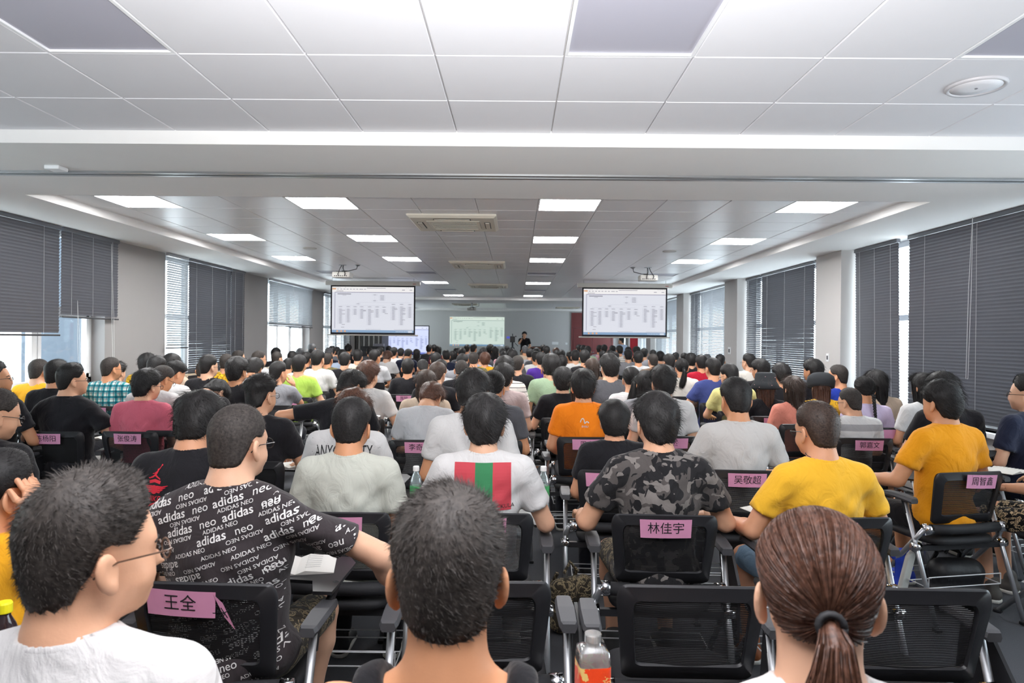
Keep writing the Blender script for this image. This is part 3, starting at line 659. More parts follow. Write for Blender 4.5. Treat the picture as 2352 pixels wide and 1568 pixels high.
# ---------------------------------------------------------------- the audience
# head centre x, head top y, head width (photo pixels), depth of the head in metres (0 = estimate), shirt, hair, head turn (deg, + = right),
# head bow (deg), pose, extras
PEOPLE = [
 (-4,1031,165,1.95,'ye','sp',28,6,'headR',dict(lab='person in orange-yellow shirt propping head on a hand wearing a black watch')),
 (-10,892,92,3.2,'bk','cr',32,12,'lap',dict(gl=1,lab='person in black shirt with rimless glasses cut off by the photo edge')),
 (-16,828,56,5.1,'bk','sp',62,-6,'rest',dict(gl=1,lab='person in black t-shirt seen in profile against the bright open window')),
 (89,824,44,6.9,'ye','cr',18,0,'lap',dict(lab='person in bright yellow t-shirt right below the open window')),
 (131,825,54,6.1,'bk','sp',20,0,'lap',dict(lab='person in black t-shirt between yellow t-shirt and heavy man with glasses')),
 (164,833,60,5.35,'bk','sp',42,0,'rest',dict(gl=1,fat=.22,lab='heavy-set person in black t-shirt with black glasses turned toward the screens')),
 (254,820,46,7.25,'pl','cr',34,0,'lap',dict(gl=1,lab='person in teal and white plaid shirt with glasses')),
 (269,829,34,8.0,'wh','md',20,0,'lap',dict(lab='person in white almost hidden behind the teal plaid shirt')),
 (338,810,37,8.8,'yp','md',10,0,'lap',dict(lab='person in yellow printed shirt with curly hair against grey pillar')),
 (360,817,46,7.4,'dg','sp',14,18,'desk',{}),
 (375,839,42,6.1,'wh','cr',30,24,'desk',dict(gl=1,lab='person in white t-shirt with glasses bowing forward behind pink t-shirt')),
 (394,811,35,8.2,'be','md',0,10,'lap',dict(lab='person in beige shirt silhouetted against the gap under raised blind')),
 (404,826,41,6.8,'wh','fa',30,26,'desk',dict(lab='person in white t-shirt with faded haircut looking down to the right')),
 (338,845,63,5.4,'pk','md',26,4,'lap',dict(gl=1,lab='person in faded red t-shirt with thick black hair and glasses')),
 (467,828,36,8.3,'nv','cr',0,0,'lap',{}),
 (479,814,40,7.7,'bk','sp',26,0,'lap',dict(gl=1,lab='person in black t-shirt with side glasses in front of the half closed blind')),
 (520,812,30,9.3,'yp','cr',8,0,'lap',dict(lab='person in yellow t-shirt with black block print')),
 (547,804,27,10.9,'nv','cr',40,0,'lap',dict(gl=1)),
 (544,818,47,6.7,'bk','md',14,0,'lap',dict(lab='person in black t-shirt with round mop of hair and long bare neck')),
 (500,874,44,6.1,'bk','md',20,48,'desk',dict(lean=26,lab='person in black bent far forward with head down')),
 (586,821,33,8.3,'wh','md',0,26,'desk',{}),
 (594,805,27,10.0,'lg','cr',38,0,'lap',dict(gl=1)),
 (634,798,20,13.2,'bk','sp',10,0,'lap',{}),
 (636,807,25,11.4,'st','cr',24,0,'lap',dict(gl=1,lab='person in cream shirt with thin black stripes and glasses')),
 (639,829,38,7.5,'gy','sp',26,4,'chinR',dict(lab='person in grey t-shirt holding a hand to the chin')),
 (597,855,72,4.2,'bk','fa',24,0,'desk',dict(gl=1,lab='person in black t-shirt with shaved sides, long top hair and glasses')),
 (663,822,21,10.7,'wh','sp',0,10,'lap',{}),
 (672,806,24,12.3,'dg','sp',0,8,'lap',{}),
 (689,799,17,14.6,'gy','gr',10,0,'lap',{}),
 (687,814,33,8.5,'li','sp',4,4,'rest',dict(lab='person in lime green t-shirt')),
 (704,808,22,11.9,'bk','sp',10,0,'lap',{}),
 (716,788,17,15.4,'gy','gr',14,0,'lap',{}),
 (716,800,16,14.9,'br','sp',0,8,'lap',{}),
 (730,802,29,9.5,'wh','sp',8,0,'rest',dict(lab='upright person in white t-shirt next to the lime green one')),
 (753,810,20,11.5,'ol','cr',10,4,'lap',{}),
 (755,798,18,14.4,'nv','gr',20,0,'lap',dict(gl=1)),
 (763,794,14,17.2,'dg','sp',0,0,'lap',{}),
 (774,796,12,17.7,'gy','sp',10,0,'lap',{}),
 (786,802,17,13.4,'lb','sp',0,0,'lap',{}),
 (792,808,27,10.6,'bk','sp',0,0,'lap',{}),
 (800,791,12,18.8,'bk','bu',0,0,'lap',dict(lab='person with hair tied up in a bun on top')),
 (822,802,21,12.4,'cr','sp',4,0,'lap',{}),
 (861,802,23,11.4,'lg','sp',26,0,'desk',{}),
 (846,827,48,6.4,'wh','mdb',22,6,'rest',dict(lab='person in white t-shirt with reddish brown dyed hair')),
 (810,848,57,5.4,'bk','md',30,26,'elbowL',dict(lean=10,lab='person in black t-shirt leaning right with one elbow stuck out')),
 (813,891,64,4.0,'an','mdb',10,20,'desk',dict(lean=8,lab='person in white t-shirt with black lettering hidden behind a crew cut')),
 (808,912,100,3.07,'pg','sp',4,6,'lap',dict(scalp=1,lab='person in pale grey-green t-shirt with cropped hair thin at the crown')),
 (545,928,158,2.22,'ad','cr',20,2,'adi',dict(gl=1,fat=.24,lab='heavy-set person in black t-shirt covered in white slogans, elbow on armrest')),
 (462,898,116,2.98,'nk','md',12,12,'lap',dict(lean=6,lab='person in black t-shirt with red logos down the back')),
 (206,1078,300,1.13,'wh','sp',36,2,'lap',dict(gl=1,fat=.05,lab='large near person in white shirt with tortoise-rimmed glasses and spiky crew cut')),
 (1031,1118,268,1.06,'tk','sp',-4,2,'lap',dict(lab='large near person in black sleeveless top with bushy cropped hair')),
 (1878,1165,272,1.05,'wh','ptb',15,4,'lap',dict(slim=1,lab='large near person with brown ponytail and black hair tie')),
 (849,797,12,19.4,'dg','sp',0,0,'lap',{}),
 (873,797,16,17.4,'bk','sp',10,0,'lap',{}),
 (893,794,14,20.4,'wh','sp',0,4,'lap',{}),
 (891,805,18,14.4,'wh','mdb',12,24,'desk',{}),
 (905,797,17,16.4,'wh','sp',8,4,'lap',{}),
 (921,799,15,17.4,'nv','sp',0,4,'lap',{}),
 (938,801,18,15.4,'nv','sp',10,26,'desk',{}),
 (957,801,15,18.4,'bk','lo',0,4,'lap',{}),
 (986,791,13,20.4,'sb','sp',8,0,'lap',{}),
 (997,791,11,21.4,'dg','sp',10,0,'lap',{}),
 (1006,794,12,19.4,'mr','lo',0,4,'lap',{}),
 (1001,809,25,11.4,'gy','sp',0,4,'lap',{}),
 (937,823,31,9.1,'bk','sp',0,2,'lap',dict(lab='person in black t-shirt on the chair with the shortest name card, ears showing')),
 (971,825,28,10.2,'dg','sp',-8,28,'desk',{}),
 (979,848,48,6.1,'be','lob',0,6,'lap',dict(slim=1,lab='person in pale beige top with long dark brown hair')),
 (1005,831,43,7.1,'bk','spb',14,8,'lap',dict(lab='person in black t-shirt with spiky dark brown hair')),
 (1013,825,29,9.3,'lg','sp',10,4,'lap',{}),
 (1025,803,19,14.4,'nv','sp',-8,0,'lap',{}),
 (1040,805,13,17.4,'bk','lo',0,4,'lap',{}),
 (1050,798,13,18.4,'la','lo',0,4,'lap',{}),
 (1061,798,18,15.4,'dg','sp',0,0,'lap',{}),
 (1073,791,14,20.4,'gy','sp',10,0,'lap',{}),
 (1088,790,14,19.4,'gy','sp',24,0,'lap',{}),
 (1062,812,27,10.5,'gy','sp',10,10,'lap',{}),
 (1088,808,24,11.5,'ol','cr',4,2,'lap',dict(lab='person in olive t-shirt with a strap across a buzz cut')),
 (1060,827,34,8.4,'bk','cr',6,10,'lap',{}),
 (1087,846,80,4.05,'wh','md',6,10,'lap',dict(lean=4,lab='person in white t-shirt with bushy black hair and a pale whorl')),
 (1114,902,92,3.08,'dk','md',4,6,'rest',dict(lab='person in white t-shirt with a red and green square on the back')),
 (1110,798,19,16.4,'dg','sp',0,2,'lap',{}),
 (1105,806,20,13.4,'lb','sp',0,4,'lap',{}),
 (1114,808,19,12.4,'mu','mdb',4,2,'lap',dict(lab='person in mustard t-shirt with short reddish brown hair')),
 (1126,790,15,20.4,'nv','lo',24,4,'lap',{}),
 (1137,795,13,18.4,'bk','lo',0,6,'lap',{}),
 (993,877,51,5.4,'lg','mdb',14,40,'desk',dict(lean=10,lab='person in light grey t-shirt bowing over the writing tablet')),
 (1133,849,58,5.15,'dg','pt',4,6,'lap',dict(lab='person in dark grey t-shirt with short black ponytail')),
 (1157,833,40,6.5,'dp','md',14,4,'lap',dict(lab='person in dusty rose-grey t-shirt behind the dark grey ponytail')),
 (1159,816,37,7.5,'sw','md',8,4,'lap',dict(lab='person in off-white t-shirt with thin black stripes')),
 (1189,816,28,9.3,'bk','cr',10,0,'lap',{}),
 (1155,800,14,17.4,'pi','sp',0,4,'lap',{}),
 (1157,806,15,15.4,'wh','sp',0,4,'lap',{}),
 (1165,794,13,20.4,'dg','sp',0,0,'lap',{}),
 (1176,801,24,12.5,'dg','md',0,4,'lap',{}),
 (1206,793,14,18.4,'be','gr',0,2,'lap',{}),
 (1217,800,14,16.4,'gy','sp',10,0,'lap',{}),
 (1232,798,17,14.5,'dg','sp',4,0,'lap',{}),
 (1243,808,23,11.4,'pu','sp',0,2,'rest',dict(lab='person in purple t-shirt')),
 (1230,806,18,13.4,'wh','sp',-10,2,'lap',{}),
 (1248,791,12,20.4,'dg','sp',0,0,'lap',{}),
 (1255,794,16,17.4,'br','sp',4,0,'lap',{}),
 (1266,811,39,7.7,'sg','md',-6,2,'lap',dict(neck=1,lab='person in sage green t-shirt wearing a thin black neck cord')),
 (1259,826,30,8.7,'rg','sp',0,8,'desk',{}),
 (1293,842,40,6.6,'bk','md',6,2,'rest',dict(bb=1,lab='person in black t-shirt with small white emblem between the shoulders')),
 (1340,846,55,5.35,'or','md',2,2,'lap',dict(ev=1,lab='person in bright orange t-shirt with white seagull logo')),
 (1334,860,42,6.0,'kh','lob',0,14,'lap',dict(slim=1,tank=1,lab='person in sleeveless khaki top hidden behind the bright orange t-shirt')),
 (1277,798,14,19.4,'be','mdb',0,2,'lap',{}),
 (1279,803,16,16.4,'dg','sp',0,2,'lap',{}),
 (1290,803,16,15.4,'bk','sp',0,2,'lap',{}),
 (1291,815,22,12.4,'br','md',0,6,'lap',{}),
 (1310,806,18,14.4,'bk','sp',-30,0,'lap',dict(gl=1)),
 (1322,803,21,13.4,'wh','sp',-6,2,'lap',{}),
 (1343,803,25,11.4,'bk','sp',0,2,'lap',{}),
 (1330,791,12,20.4,'lb','sp',-20,0,'lap',{}),
 (1340,792,11,19.4,'bk','sp',0,0,'lap',{}),
 (1350,794,13,18.4,'sg','sp',0,0,'lap',{}),
 (1361,822,30,9.2,'br','lob',0,8,'lap',dict(lab='person with long brown hair beside the broad dark grey back')),
 (1400,811,41,7.3,'dg','md',-22,0,'rest',dict(gl=1,fat=.24,lab='broad person in dark grey polo shirt with full black hair')),
 (1377,792,11,20.4,'gy','sp',10,0,'lap',{}),
 (1388,791,12,19.4,'pi','sp',20,0,'lap',{}),
 (1384,805,14,16.4,'wh','sp',0,4,'lap',{}),
 (1401,803,14,17.4,'dg','sp',0,4,'lap',{}),
 (1407,793,12,19.6,'gy','sp',0,0,'lap',{}),
 (1412,807,14,15.4,'bk','md',0,4,'lap',{}),
 (1423,793,14,18.4,'sw','sp',-20,0,'lap',{}),
 (1443,802,19,14.4,'gy','sp',4,0,'lap',{}),
 (1466,806,22,12.4,'lg','sp',6,2,'lap',{}),
 (1443,796,12,19.4,'dg','sp',0,2,'lap',{}),
 (1462,795,15,18.4,'bk','md',0,0,'lap',{}),
 (1480,799,17,16.4,'gy','sp',10,0,'lap',{}),
 (1500,803,15,17.4,'gy','sp',0,2,'lap',{}),
 (1500,812,23,11.6,'br','cr',-8,2,'lap',dict(lab='person in brown t-shirt with buzz cut')),
 (1517,806,20,14.4,'sn','sp',0,2,'lap',{}),
 (1537,812,27,10.5,'dg','sp',-14,4,'lap',{}),
 (1552,809,15,16.4,'gy','sp',10,8,'lap',{}),
 (1572,810,14,15.4,'bk','sp',0,6,'lap',{}),
 (1566,822,27,9.2,'cw','pt',-4,2,'lap',dict(slim=1,lab='person in cream-white shirt with ponytail reaching the collar')),
 (1587,810,22,12.4,'bk','md',4,2,'lap',dict(lab='person in black t-shirt with small orange print on the neck')),
 (1611,814,25,10.6,'rd','sp',0,2,'lap',dict(lab='person in red t-shirt')),
 (1624,812,16,13.5,'dg','gr',0,4,'lap',{}),
 (1638,821,37,8.3,'bl','sp',-22,0,'rest',dict(gl=1,fat=.12,lab='person in denim blue t-shirt with glasses and rounded shoulders')),
 (1450,841,37,6.8,'ww','pt',6,2,'lap',dict(slim=1,lab='person in white ribbed top with straight dark ponytail')),
 (1484,850,36,6.2,'gy','lo',0,8,'lap',dict(slim=1,lab='person with dark bobbed hair squeezed behind the white t-shirt')),
 (1523,837,55,5.45,'wh','md',-4,2,'lap',dict(gl=1,lab='person in white t-shirt with protruding ears behind camouflage shirt')),
 (1411,916,76,4.05,'bk','bowl',2,4,'lap',dict(lab='person in black t-shirt with black bowl haircut')),
 (1508,898,105,3.08,'ca','md',-8,4,'rest',dict(fat=.12,lab='person in grey camouflage t-shirt')),
 (1654,813,22,12.4,'be','sp',10,0,'lap',{}),
 (1720,811,28,10.5,'cw','sp',-34,0,'lap',dict(gl=1,lab='person in off-white t-shirt with glasses turned left by the grey column')),
 (1747,823,37,8.4,'bk','md',-26,0,'lap',dict(gl=1)),
 (1675,835,37,7.4,'cy','sp',-26,18,'desk',dict(gl=1,lab='person in pale yellow t-shirt with glasses looking down')),
 (1690,866,74,4.1,'wg','sp',-8,6,'rest',dict(lab='person in off-white t-shirt with dark hair swirl and faded nape')),
 (1758,856,44,6.9,'bk','hat',-6,4,'lap',dict(slim=1,lab='person in black bucket hat with tiny pink dots over long brown hair')),
 (1795,833,41,7.7,'bk','md',-8,6,'lap',dict(lab='person in black t-shirt with curly black hair behind bucket hat')),
 (1823,862,50,6.3,'co','lob2',-6,4,'lap',dict(slim=1,lab='person in coral t-shirt with very long wavy dark hair')),
 (1868,823,40,7.9,'bk','md',-30,-6,'lap',dict(lab='person in black t-shirt with head raised beside grey column')),
 (1886,859,48,6.9,'yo','hat2',8,8,'lap',dict(slim=1,lab='person in plain black hat and yellow top')),
 (1926,837,37,7.3,'rb','cr',-40,0,'lap',dict(gl=1,lab='person in royal blue t-shirt with glasses turned left')),
 (1953,890,57,5.45,'ws','cr',-28,6,'desk',dict(gl=1,lab='person in white t-shirt with faint grey bands and glasses')),
 (1986,863,48,6.1,'la','bd',-4,4,'lap',dict(slim=1,lab='person in lavender t-shirt with a long black braid')),
 (2014,848,50,6.6,'be','lo',0,2,'lap',dict(slim=1,lab='person with long straight dark hair beside the gap between window blinds')),
 (2122,855,50,5.9,'wh','lo',-14,4,'lap',dict(slim=1,lab='person in white t-shirt with long dark hair behind the black t-shirt')),
 (2164,853,60,5.0,'bk','md',-10,6,'desk',dict(lean=6,lab='person in black t-shirt leaning on tablet behind orange-yellow t-shirt')),
 (2164,870,92,4.1,'oy','md',-20,2,'cross',dict(turn=14,fat=.1,lab='person in orange-yellow t-shirt, black shorts and blue sneakers, legs crossed')),
 (2362,859,72,4.75,'nv','sp',-42,0,'lap',dict(gl=1,turn=10,lab='person in navy polo shirt with glasses cut off by the photo edge')),
 (1877,921,108,3.06,'yl','spb',-18,4,'rest',dict(gl=1,neck=1,fat=.1,turn=6,lab='person in yellow t-shirt wearing a black cord necklace')),
 (2480,884,80,4.0,'bk','sp',0,0,'rest',dict(turn=34,fat=.1,lab='person at the photo edge in black floral shorts holding a booklet')),
]
# ---------------------------------------------------------------- training chairs with mesh backs
m_blk = mat('black_plastic', '222225', .42, spec=.5, bump=.04, bscale=500)
m_pad = mat('black_upholstery', '1f1f22', .7, noise=.1, nscale=200, bump=.12, bscale=500)
m_arm = mat('grey_black_arm_pad', '4a4a4d', .55, bump=.05, bscale=400)
m_chrome = mat('polished_chrome', 'd6d6d8', .12, 1)
m_tubem = mat('silver_tube', 'bfc1c4', .38, .85)
m_wire = mat('white_wire', 'd5d6d8', .4)
def mesh_net():
    m, nt, p, N, Lk = nodes('black_mesh_fabric'); p.inputs['Base Color'].default_value = lin('141416'); p.inputs['Roughness'].default_value = .7
    tc = N('ShaderNodeTexCoord'); sp = N('ShaderNodeSeparateXYZ'); Lk(tc.outputs['Object'], sp.inputs[0])
    def stripes(o, f, th):
        a = N('ShaderNodeMath', operation='MULTIPLY'); a.inputs[1].default_value = f; Lk(o, a.inputs[0]); b = N('ShaderNodeMath', operation='FRACT'); Lk(a.outputs[0], b.inputs[0])
        c = N('ShaderNodeMath', operation='GREATER_THAN'); c.inputs[1].default_value = th; Lk(b.outputs[0], c.inputs[0]); return c.outputs[0]
    h = N('ShaderNodeMath', operation='MULTIPLY'); Lk(stripes(sp.outputs['Z'], 175, .62), h.inputs[0]); Lk(stripes(sp.outputs['X'], 330, .3), h.inputs[1])
    i = N('ShaderNodeMath', operation='SUBTRACT'); i.inputs[0].default_value = 1; Lk(h.outputs[0], i.inputs[1]); Lk(i.outputs[0], p.inputs['Alpha']); return m
m_net = mesh_net()
def back_pt(x, v):
    """point of the backrest shell: x across (-1..1), v 0 bottom .. 1 top"""
    w = .198+.03*v; return Vector((x*w, -.150-.055*v-.012*math.sin(v*PI)+.03*x*x, .555+.305*v))
def rr(n, inset):
    """rounded rectangle ring in (x, v)"""
    o = []; rx, rv = .14, .2
    for cx, cv, a0 in ((1-rx, 1-rv, 0), (-1+rx, 1-rv, 90), (-1+rx, rv*.25, 180), (1-rx, rv*.25, 270)):
        for k in range(n):
            t = math.radians(a0+90*k/(n-1)); o.append(((cx+rx*math.cos(t))*(1-inset*1.0), .5+(cv+(rv if a0 < 180 else rv*.25)*math.sin(t)-.5)*(1-inset*1.55)+inset*.06))
    return o
def chair_parts(tablet):
    root = thing('training_chair', '', 'chair')
    b = MB(); off = Vector((0, .012, 0)); R_ = [rr(6, 0), rr(6, .02), rr(6, .2), rr(6, .22)]; L = []
    L.append([back_pt(x, v)-off*.4 for x, v in R_[0]]); L.append([back_pt(x, v)-off for x, v in R_[1]]); L.append([back_pt(x, v)-off for x, v in R_[2]]); L.append([back_pt(x, v)-off*.2 for x, v in R_[3]]); L.append([back_pt(x, v)+off for x, v in R_[2]]); L.append([back_pt(x, v)+off for x, v in R_[1]]); L.append([back_pt(x, v)-off*.4 for x, v in R_[0]])
    b.loft(L, cap=False); o = b.obj('back_frame', m_blk, root, True); sm(o.data, 50)
    g = MB(); nx, nv = 9, 6; pts = []
    for j in range(nv):
        for i in range(nx): x = (-1+2*i/(nx-1))*.82; v = .10+.76*j/(nv-1); pts.append(back_pt(x, v)+Vector((0, .004, 0)))
    g.add(pts, [(j*nx+i, j*nx+i+1, (j+1)*nx+i+1, (j+1)*nx+i) for j in range(nv-1) for i in range(nx-1)]); g.obj('back_mesh', m_net, root, True)
    MB().tube([(-.225, -.15, .53), (-.1, -.163, .528), (.1, -.163, .528), (.225, -.15, .53)], .029, 12).obj('rear_bar', m_pad, root, True)
    for sg in (-1, 1):
        MB().tube([(sg*.222, -.15, .53), (sg*.262, -.146, .53)], .033, 14).obj('chrome_cap', m_chrome, root, True)
        x = sg*.285
        pad = MB(); rings = []
        for y, w, z in ((-.10, .024, .678), (-.085, .031, .682), (.02, .034, .688), (.12, .030, .684), (.15, .022, .676)):
            rings.append([(x-w, y, z), (x-w*.8, y, z+.016), (x+w*.8, y, z+.016), (x+w, y, z), (x+w*.8, y, z-.012), (x-w*.8, y, z-.012)])
        pad.loft(rings).obj('arm_pad', m_arm, root)
        ps = MB().tube([(x, -.02, .675), (x, -.045, .60)], [.017, .016], 6).obj('arm_bracket', m_blk, root)
        MB().tube([(x, -.03, .66), (x, -.27, .012)], [.0135, .0135], 10).obj('leg', m_tubem, root, True)
        MB().tube([(sg*.262, -.146, .53), (x-.0, -.10, .46), (x, .30, .012)], [.0145]*3, 10).obj('leg', m_tubem, root, True)
        for yy in (-.272, .304): MB().rbox((x-.018, yy-.022, 0), (x+.018, yy+.022, .02), .006).obj('foot_glide', m_blk, root)
        MB().tube([(x-sg*.02, -.118, .425), (x+sg*.026, -.118, .425)], .026, 12).obj('pivot_disc', m_chrome, root, True)
    seat = MB(); rings = []
    for z, k in ((.435, .9), (.442, .97), (.46, 1), (.475, .97), (.482, .86)):
        rings.append([(k*.225*math.copysign(abs(math.cos(t))**.45, math.cos(t)), .045+k*.225*math.copysign(abs(math.sin(t))**.45, math.sin(t)), z) for t in [2*PI*i/28 for i in range(28)]])
    seat.loft(rings).obj('seat', m_pad, root, True)
    MB().box((-.28, -.125, .40), (.28, -.10, .43)).obj('cross_bar', m_blk, root)
    w = MB()
    for y in (-.16, -.02, .12, .2): w.tube([(-.24, y, .20), (.24, y, .20)], .0035, 5)
    for x in (-.24, -.12, 0, .12, .24): w.tube([(x, -.16, .26 if abs(x) > .2 else .2), (x, -.16, .2), (x, .2, .2)], .003, 5)
    w.tube([(-.24, -.16, .26), (.24, -.16, .26)], .0035, 5); w.obj('wire_basket', m_wire, root)
    tb = MB()
    if tablet:
        out = [(.30, .10), (.30, .40), (.26, .47), (.0, .47), (-.05, .42), (-.05, .27), (.0, .22), (.20, .20), (.235, .10)]
        tb.loft([[(x, y, .722) for x, y in out], [(x, y, .734) for x, y in out]]); tb.tube([(.285, .12, .69), (.285, .2, .725)], .016, 8)
    else:
        out = [(.12, .68), (.16, .40), (.10, .26), (-.02, .24), (-.12, .30), (-.13, .55), (-.02, .66)]
        tb.loft([[(.322, y, z) for y, z in out][::-1], [(.334, y, z) for y, z in out][::-1]])
    tb.obj('writing_tablet', m_blk, root)
    return root
def far_chair_mesh():
    b = MB(); b.loft([[back_pt(x, v)+Vector((0, k, 0)) for x, v in rr(4, 0)] for k in (-.012, .012)]); b.box((-.22, -.17, .435), (.22, .26, .48)); n1 = len(b.f)
    for sg in (-1, 1):
        b.box((sg*.285-.03, -.1, .665), (sg*.285+.03, .15, .69)); n1 = len(b.f)
    for sg in (-1, 1): b.tube([(sg*.285, -.03, .66), (sg*.285, -.27, 0)], .0135, 5).tube([(sg*.27, -.146, .53), (sg*.285, .30, 0)], .0145, 5)
    me = b.mesh('training_chair', m_blk); me.materials.append(m_tubem); me.polygons.foreach_set('material_index', [0]*n1+[1]*(len(b.f)-n1)); return me
CH_T = chair_parts(True); CH_F = chair_parts(False); FAR_CH = far_chair_mesh()
m_card = mat('pink_paper', 'd793b4', .8, noise=.04, nscale=30); m_ink = mat('black_ink', '17131a', .8)
def chair(x, y, rz, tab, label, card=None, far=False):
    if far:
        o = link('training_chair', FAR_CH); tag(o, label, 'chair', 'training chairs in rows')
    else:
        src = CH_T if tab else CH_F
        o = copy_tree(src); tag(o, label, 'chair', 'training chairs in rows')
    o.location = (x, y, 0); o.rotation_euler = (0, 0, rz)
    if card:
        txt, u, tilt = card; n = 8; W_, H_ = .215, .078; V = []; b = MB()
        def put(px, pz, lift):
            c, s = math.cos(tilt), math.sin(tilt); X = px*c-pz*s; Z = px*s+pz*c; q = back_pt((u+X)/.225, (.845+Z-.555)/.305 if True else 0)
            return (q.x, q.y-.0135-lift, q.z)
        for k in (0, .0012):
            for j in range(2):
                for i in range(n+1): V.append(put(-W_/2+W_*i/n, -H_*(1-j), k))
        F_ = []; m_ = n+1
        for i in range(n): F_ += [(i, i+1, m_+i+1, m_+i), (2*m_+i, 3*m_+i, 3*m_+i+1, 2*m_+i+1)]
        F_ += [(0, 2*m_, 2*m_+n, n)] if False else []
        b.add(V, F_); cd = b.obj('name_card', m_card, o)
        if txt:
            v, f = text_mesh(txt, .052); bb = MB().add([put(p[0], p[1]-H_/2, .0022) for p in v], f); bb.obj('lettering', m_ink, cd)
    return o
# ---------------------------------------------------------------- clothing materials
def fabric(name, col, kind=None, col2=None, scale=1):
    k = 'fabric_'+name
    if k in MATS: return MATS[k]
    m, nt, p, N, Lk = nodes(k); p.inputs['Roughness'].default_value = .88; p.inputs['Specular IOR Level'].default_value = .2; p.inputs['Sheen Weight'].default_value = .12
    tc = N('ShaderNodeTexCoord'); O = tc.outputs['Object']; sp = N('ShaderNodeSeparateXYZ'); Lk(O, sp.inputs[0])
    n = N('ShaderNodeTexNoise'); n.inputs['Scale'].default_value = 9; n.inputs['Detail'].default_value = 4; n.inputs['Distortion'].default_value = 1.2
    mp = N('ShaderNodeMapping'); mp.inputs['Scale'].default_value = (1.3, 1, .8); mp.inputs['Rotation'].default_value = (0, .5, 0); Lk(O, mp.inputs[0]); Lk(mp.outputs[0], n.inputs['Vector'])
    w = N('ShaderNodeTexNoise'); w.inputs['Scale'].default_value = 700; Lk(O, w.inputs['Vector'])
    ad = N('ShaderNodeMath', operation='MULTIPLY_ADD'); ad.inputs[1].default_value = .035; Lk(w.outputs['Fac'], ad.inputs[0]); Lk(n.outputs['Fac'], ad.inputs[2])
    b = N('ShaderNodeBump'); b.inputs['Strength'].default_value = .55; b.inputs['Distance'].default_value = .022; Lk(ad.outputs[0], b.inputs['Height']); Lk(b.outputs[0], p.inputs['Normal'])
    c = lin(col); p.inputs['Base Color'].default_value = c
    def wave(o, f, th, off=0):
        a = N('ShaderNodeMath', operation='MULTIPLY_ADD'); a.inputs[1].default_value = f; a.inputs[2].default_value = off; Lk(o, a.inputs[0]); q = N('ShaderNodeMath', operation='FRACT'); Lk(a.outputs[0], q.inputs[0])
        g = N('ShaderNodeMath', operation='LESS_THAN'); g.inputs[1].default_value = th; Lk(q.outputs[0], g.inputs[0]); return g.outputs[0]
    def mix(f, A, B):
        x = N('ShaderNodeMix', data_type='RGBA'); (Lk(f, x.inputs[0]) if not isinstance(f, float) else None)
        for i, v in ((6, A), (7, B)):
            if isinstance(v, str): x.inputs[i].default_value = lin(v)
            else: Lk(v, x.inputs[i])
        return x.outputs[2]
    if kind == 'stripe': Lk(mix(wave(sp.outputs['Z'], *scale), col, col2), p.inputs['Base Color'])
    if kind == 'plaid':
        h1 = mix(wave(sp.outputs['X'], 17, .4), 'e3ece9', '3f98a3'); h2 = mix(wave(sp.outputs['Z'], 17, .4), 'e3ece9', '3a8f9c'); x = N('ShaderNodeMix', data_type='RGBA', blend_type='MULTIPLY'); x.inputs[0].default_value = 1; Lk(h1, x.inputs[6]); Lk(h2, x.inputs[7])
        y = mix(wave(sp.outputs['X'], 17, .09, .2), x.outputs[2], '1d4a5a'); Lk(mix(wave(sp.outputs['Z'], 17, .09, .2), y, '1d4a5a'), p.inputs['Base Color'])
    if kind == 'camo':
        def patch(sc, off, th, stretch):
            mq = N('ShaderNodeMapping'); mq.inputs['Location'].default_value = off; mq.inputs['Scale'].default_value = stretch; Lk(O, mq.inputs[0]); q = N('ShaderNodeTexNoise'); q.inputs['Scale'].default_value = sc; q.inputs['Detail'].default_value = 1.3; q.inputs['Distortion'].default_value = .5; Lk(mq.outputs[0], q.inputs['Vector'])
            g = N('ShaderNodeMath', operation='GREATER_THAN'); g.inputs[1].default_value = th; Lk(q.outputs['Fac'], g.inputs[0]); return g.outputs[0]
        c1 = mix(patch(17, (3, 1, 2), .5, (1, 1, .7)), '575250', '262527'); c2 = mix(patch(19, (7, 4, 9), .575, (.8, 1, 1.2)), c1, '7f7975'); Lk(mix(patch(21, (1, 8, 5), .6, (1, 1, .8)), c2, '201f21'), p.inputs['Base Color'])
    if kind == 'blotch':
        q = N('ShaderNodeTexNoise'); q.inputs['Scale'].default_value = scale; q.inputs['Detail'].default_value = 4; q.inputs['Distortion'].default_value = 2.2; Lk(O, q.inputs['Vector'])
        r = ramp(N, [(0, col), (.5, col2), (.56, col), (.62, col2), (.66, col)]); Lk(q.outputs['Fac'], r.inputs[0]); Lk(r.outputs[0], p.inputs['Base Color'])
    if kind == 'heather': Lk(mix(w.outputs['Fac'], col, col2), p.inputs['Base Color'])
    MATS[k] = m; return m
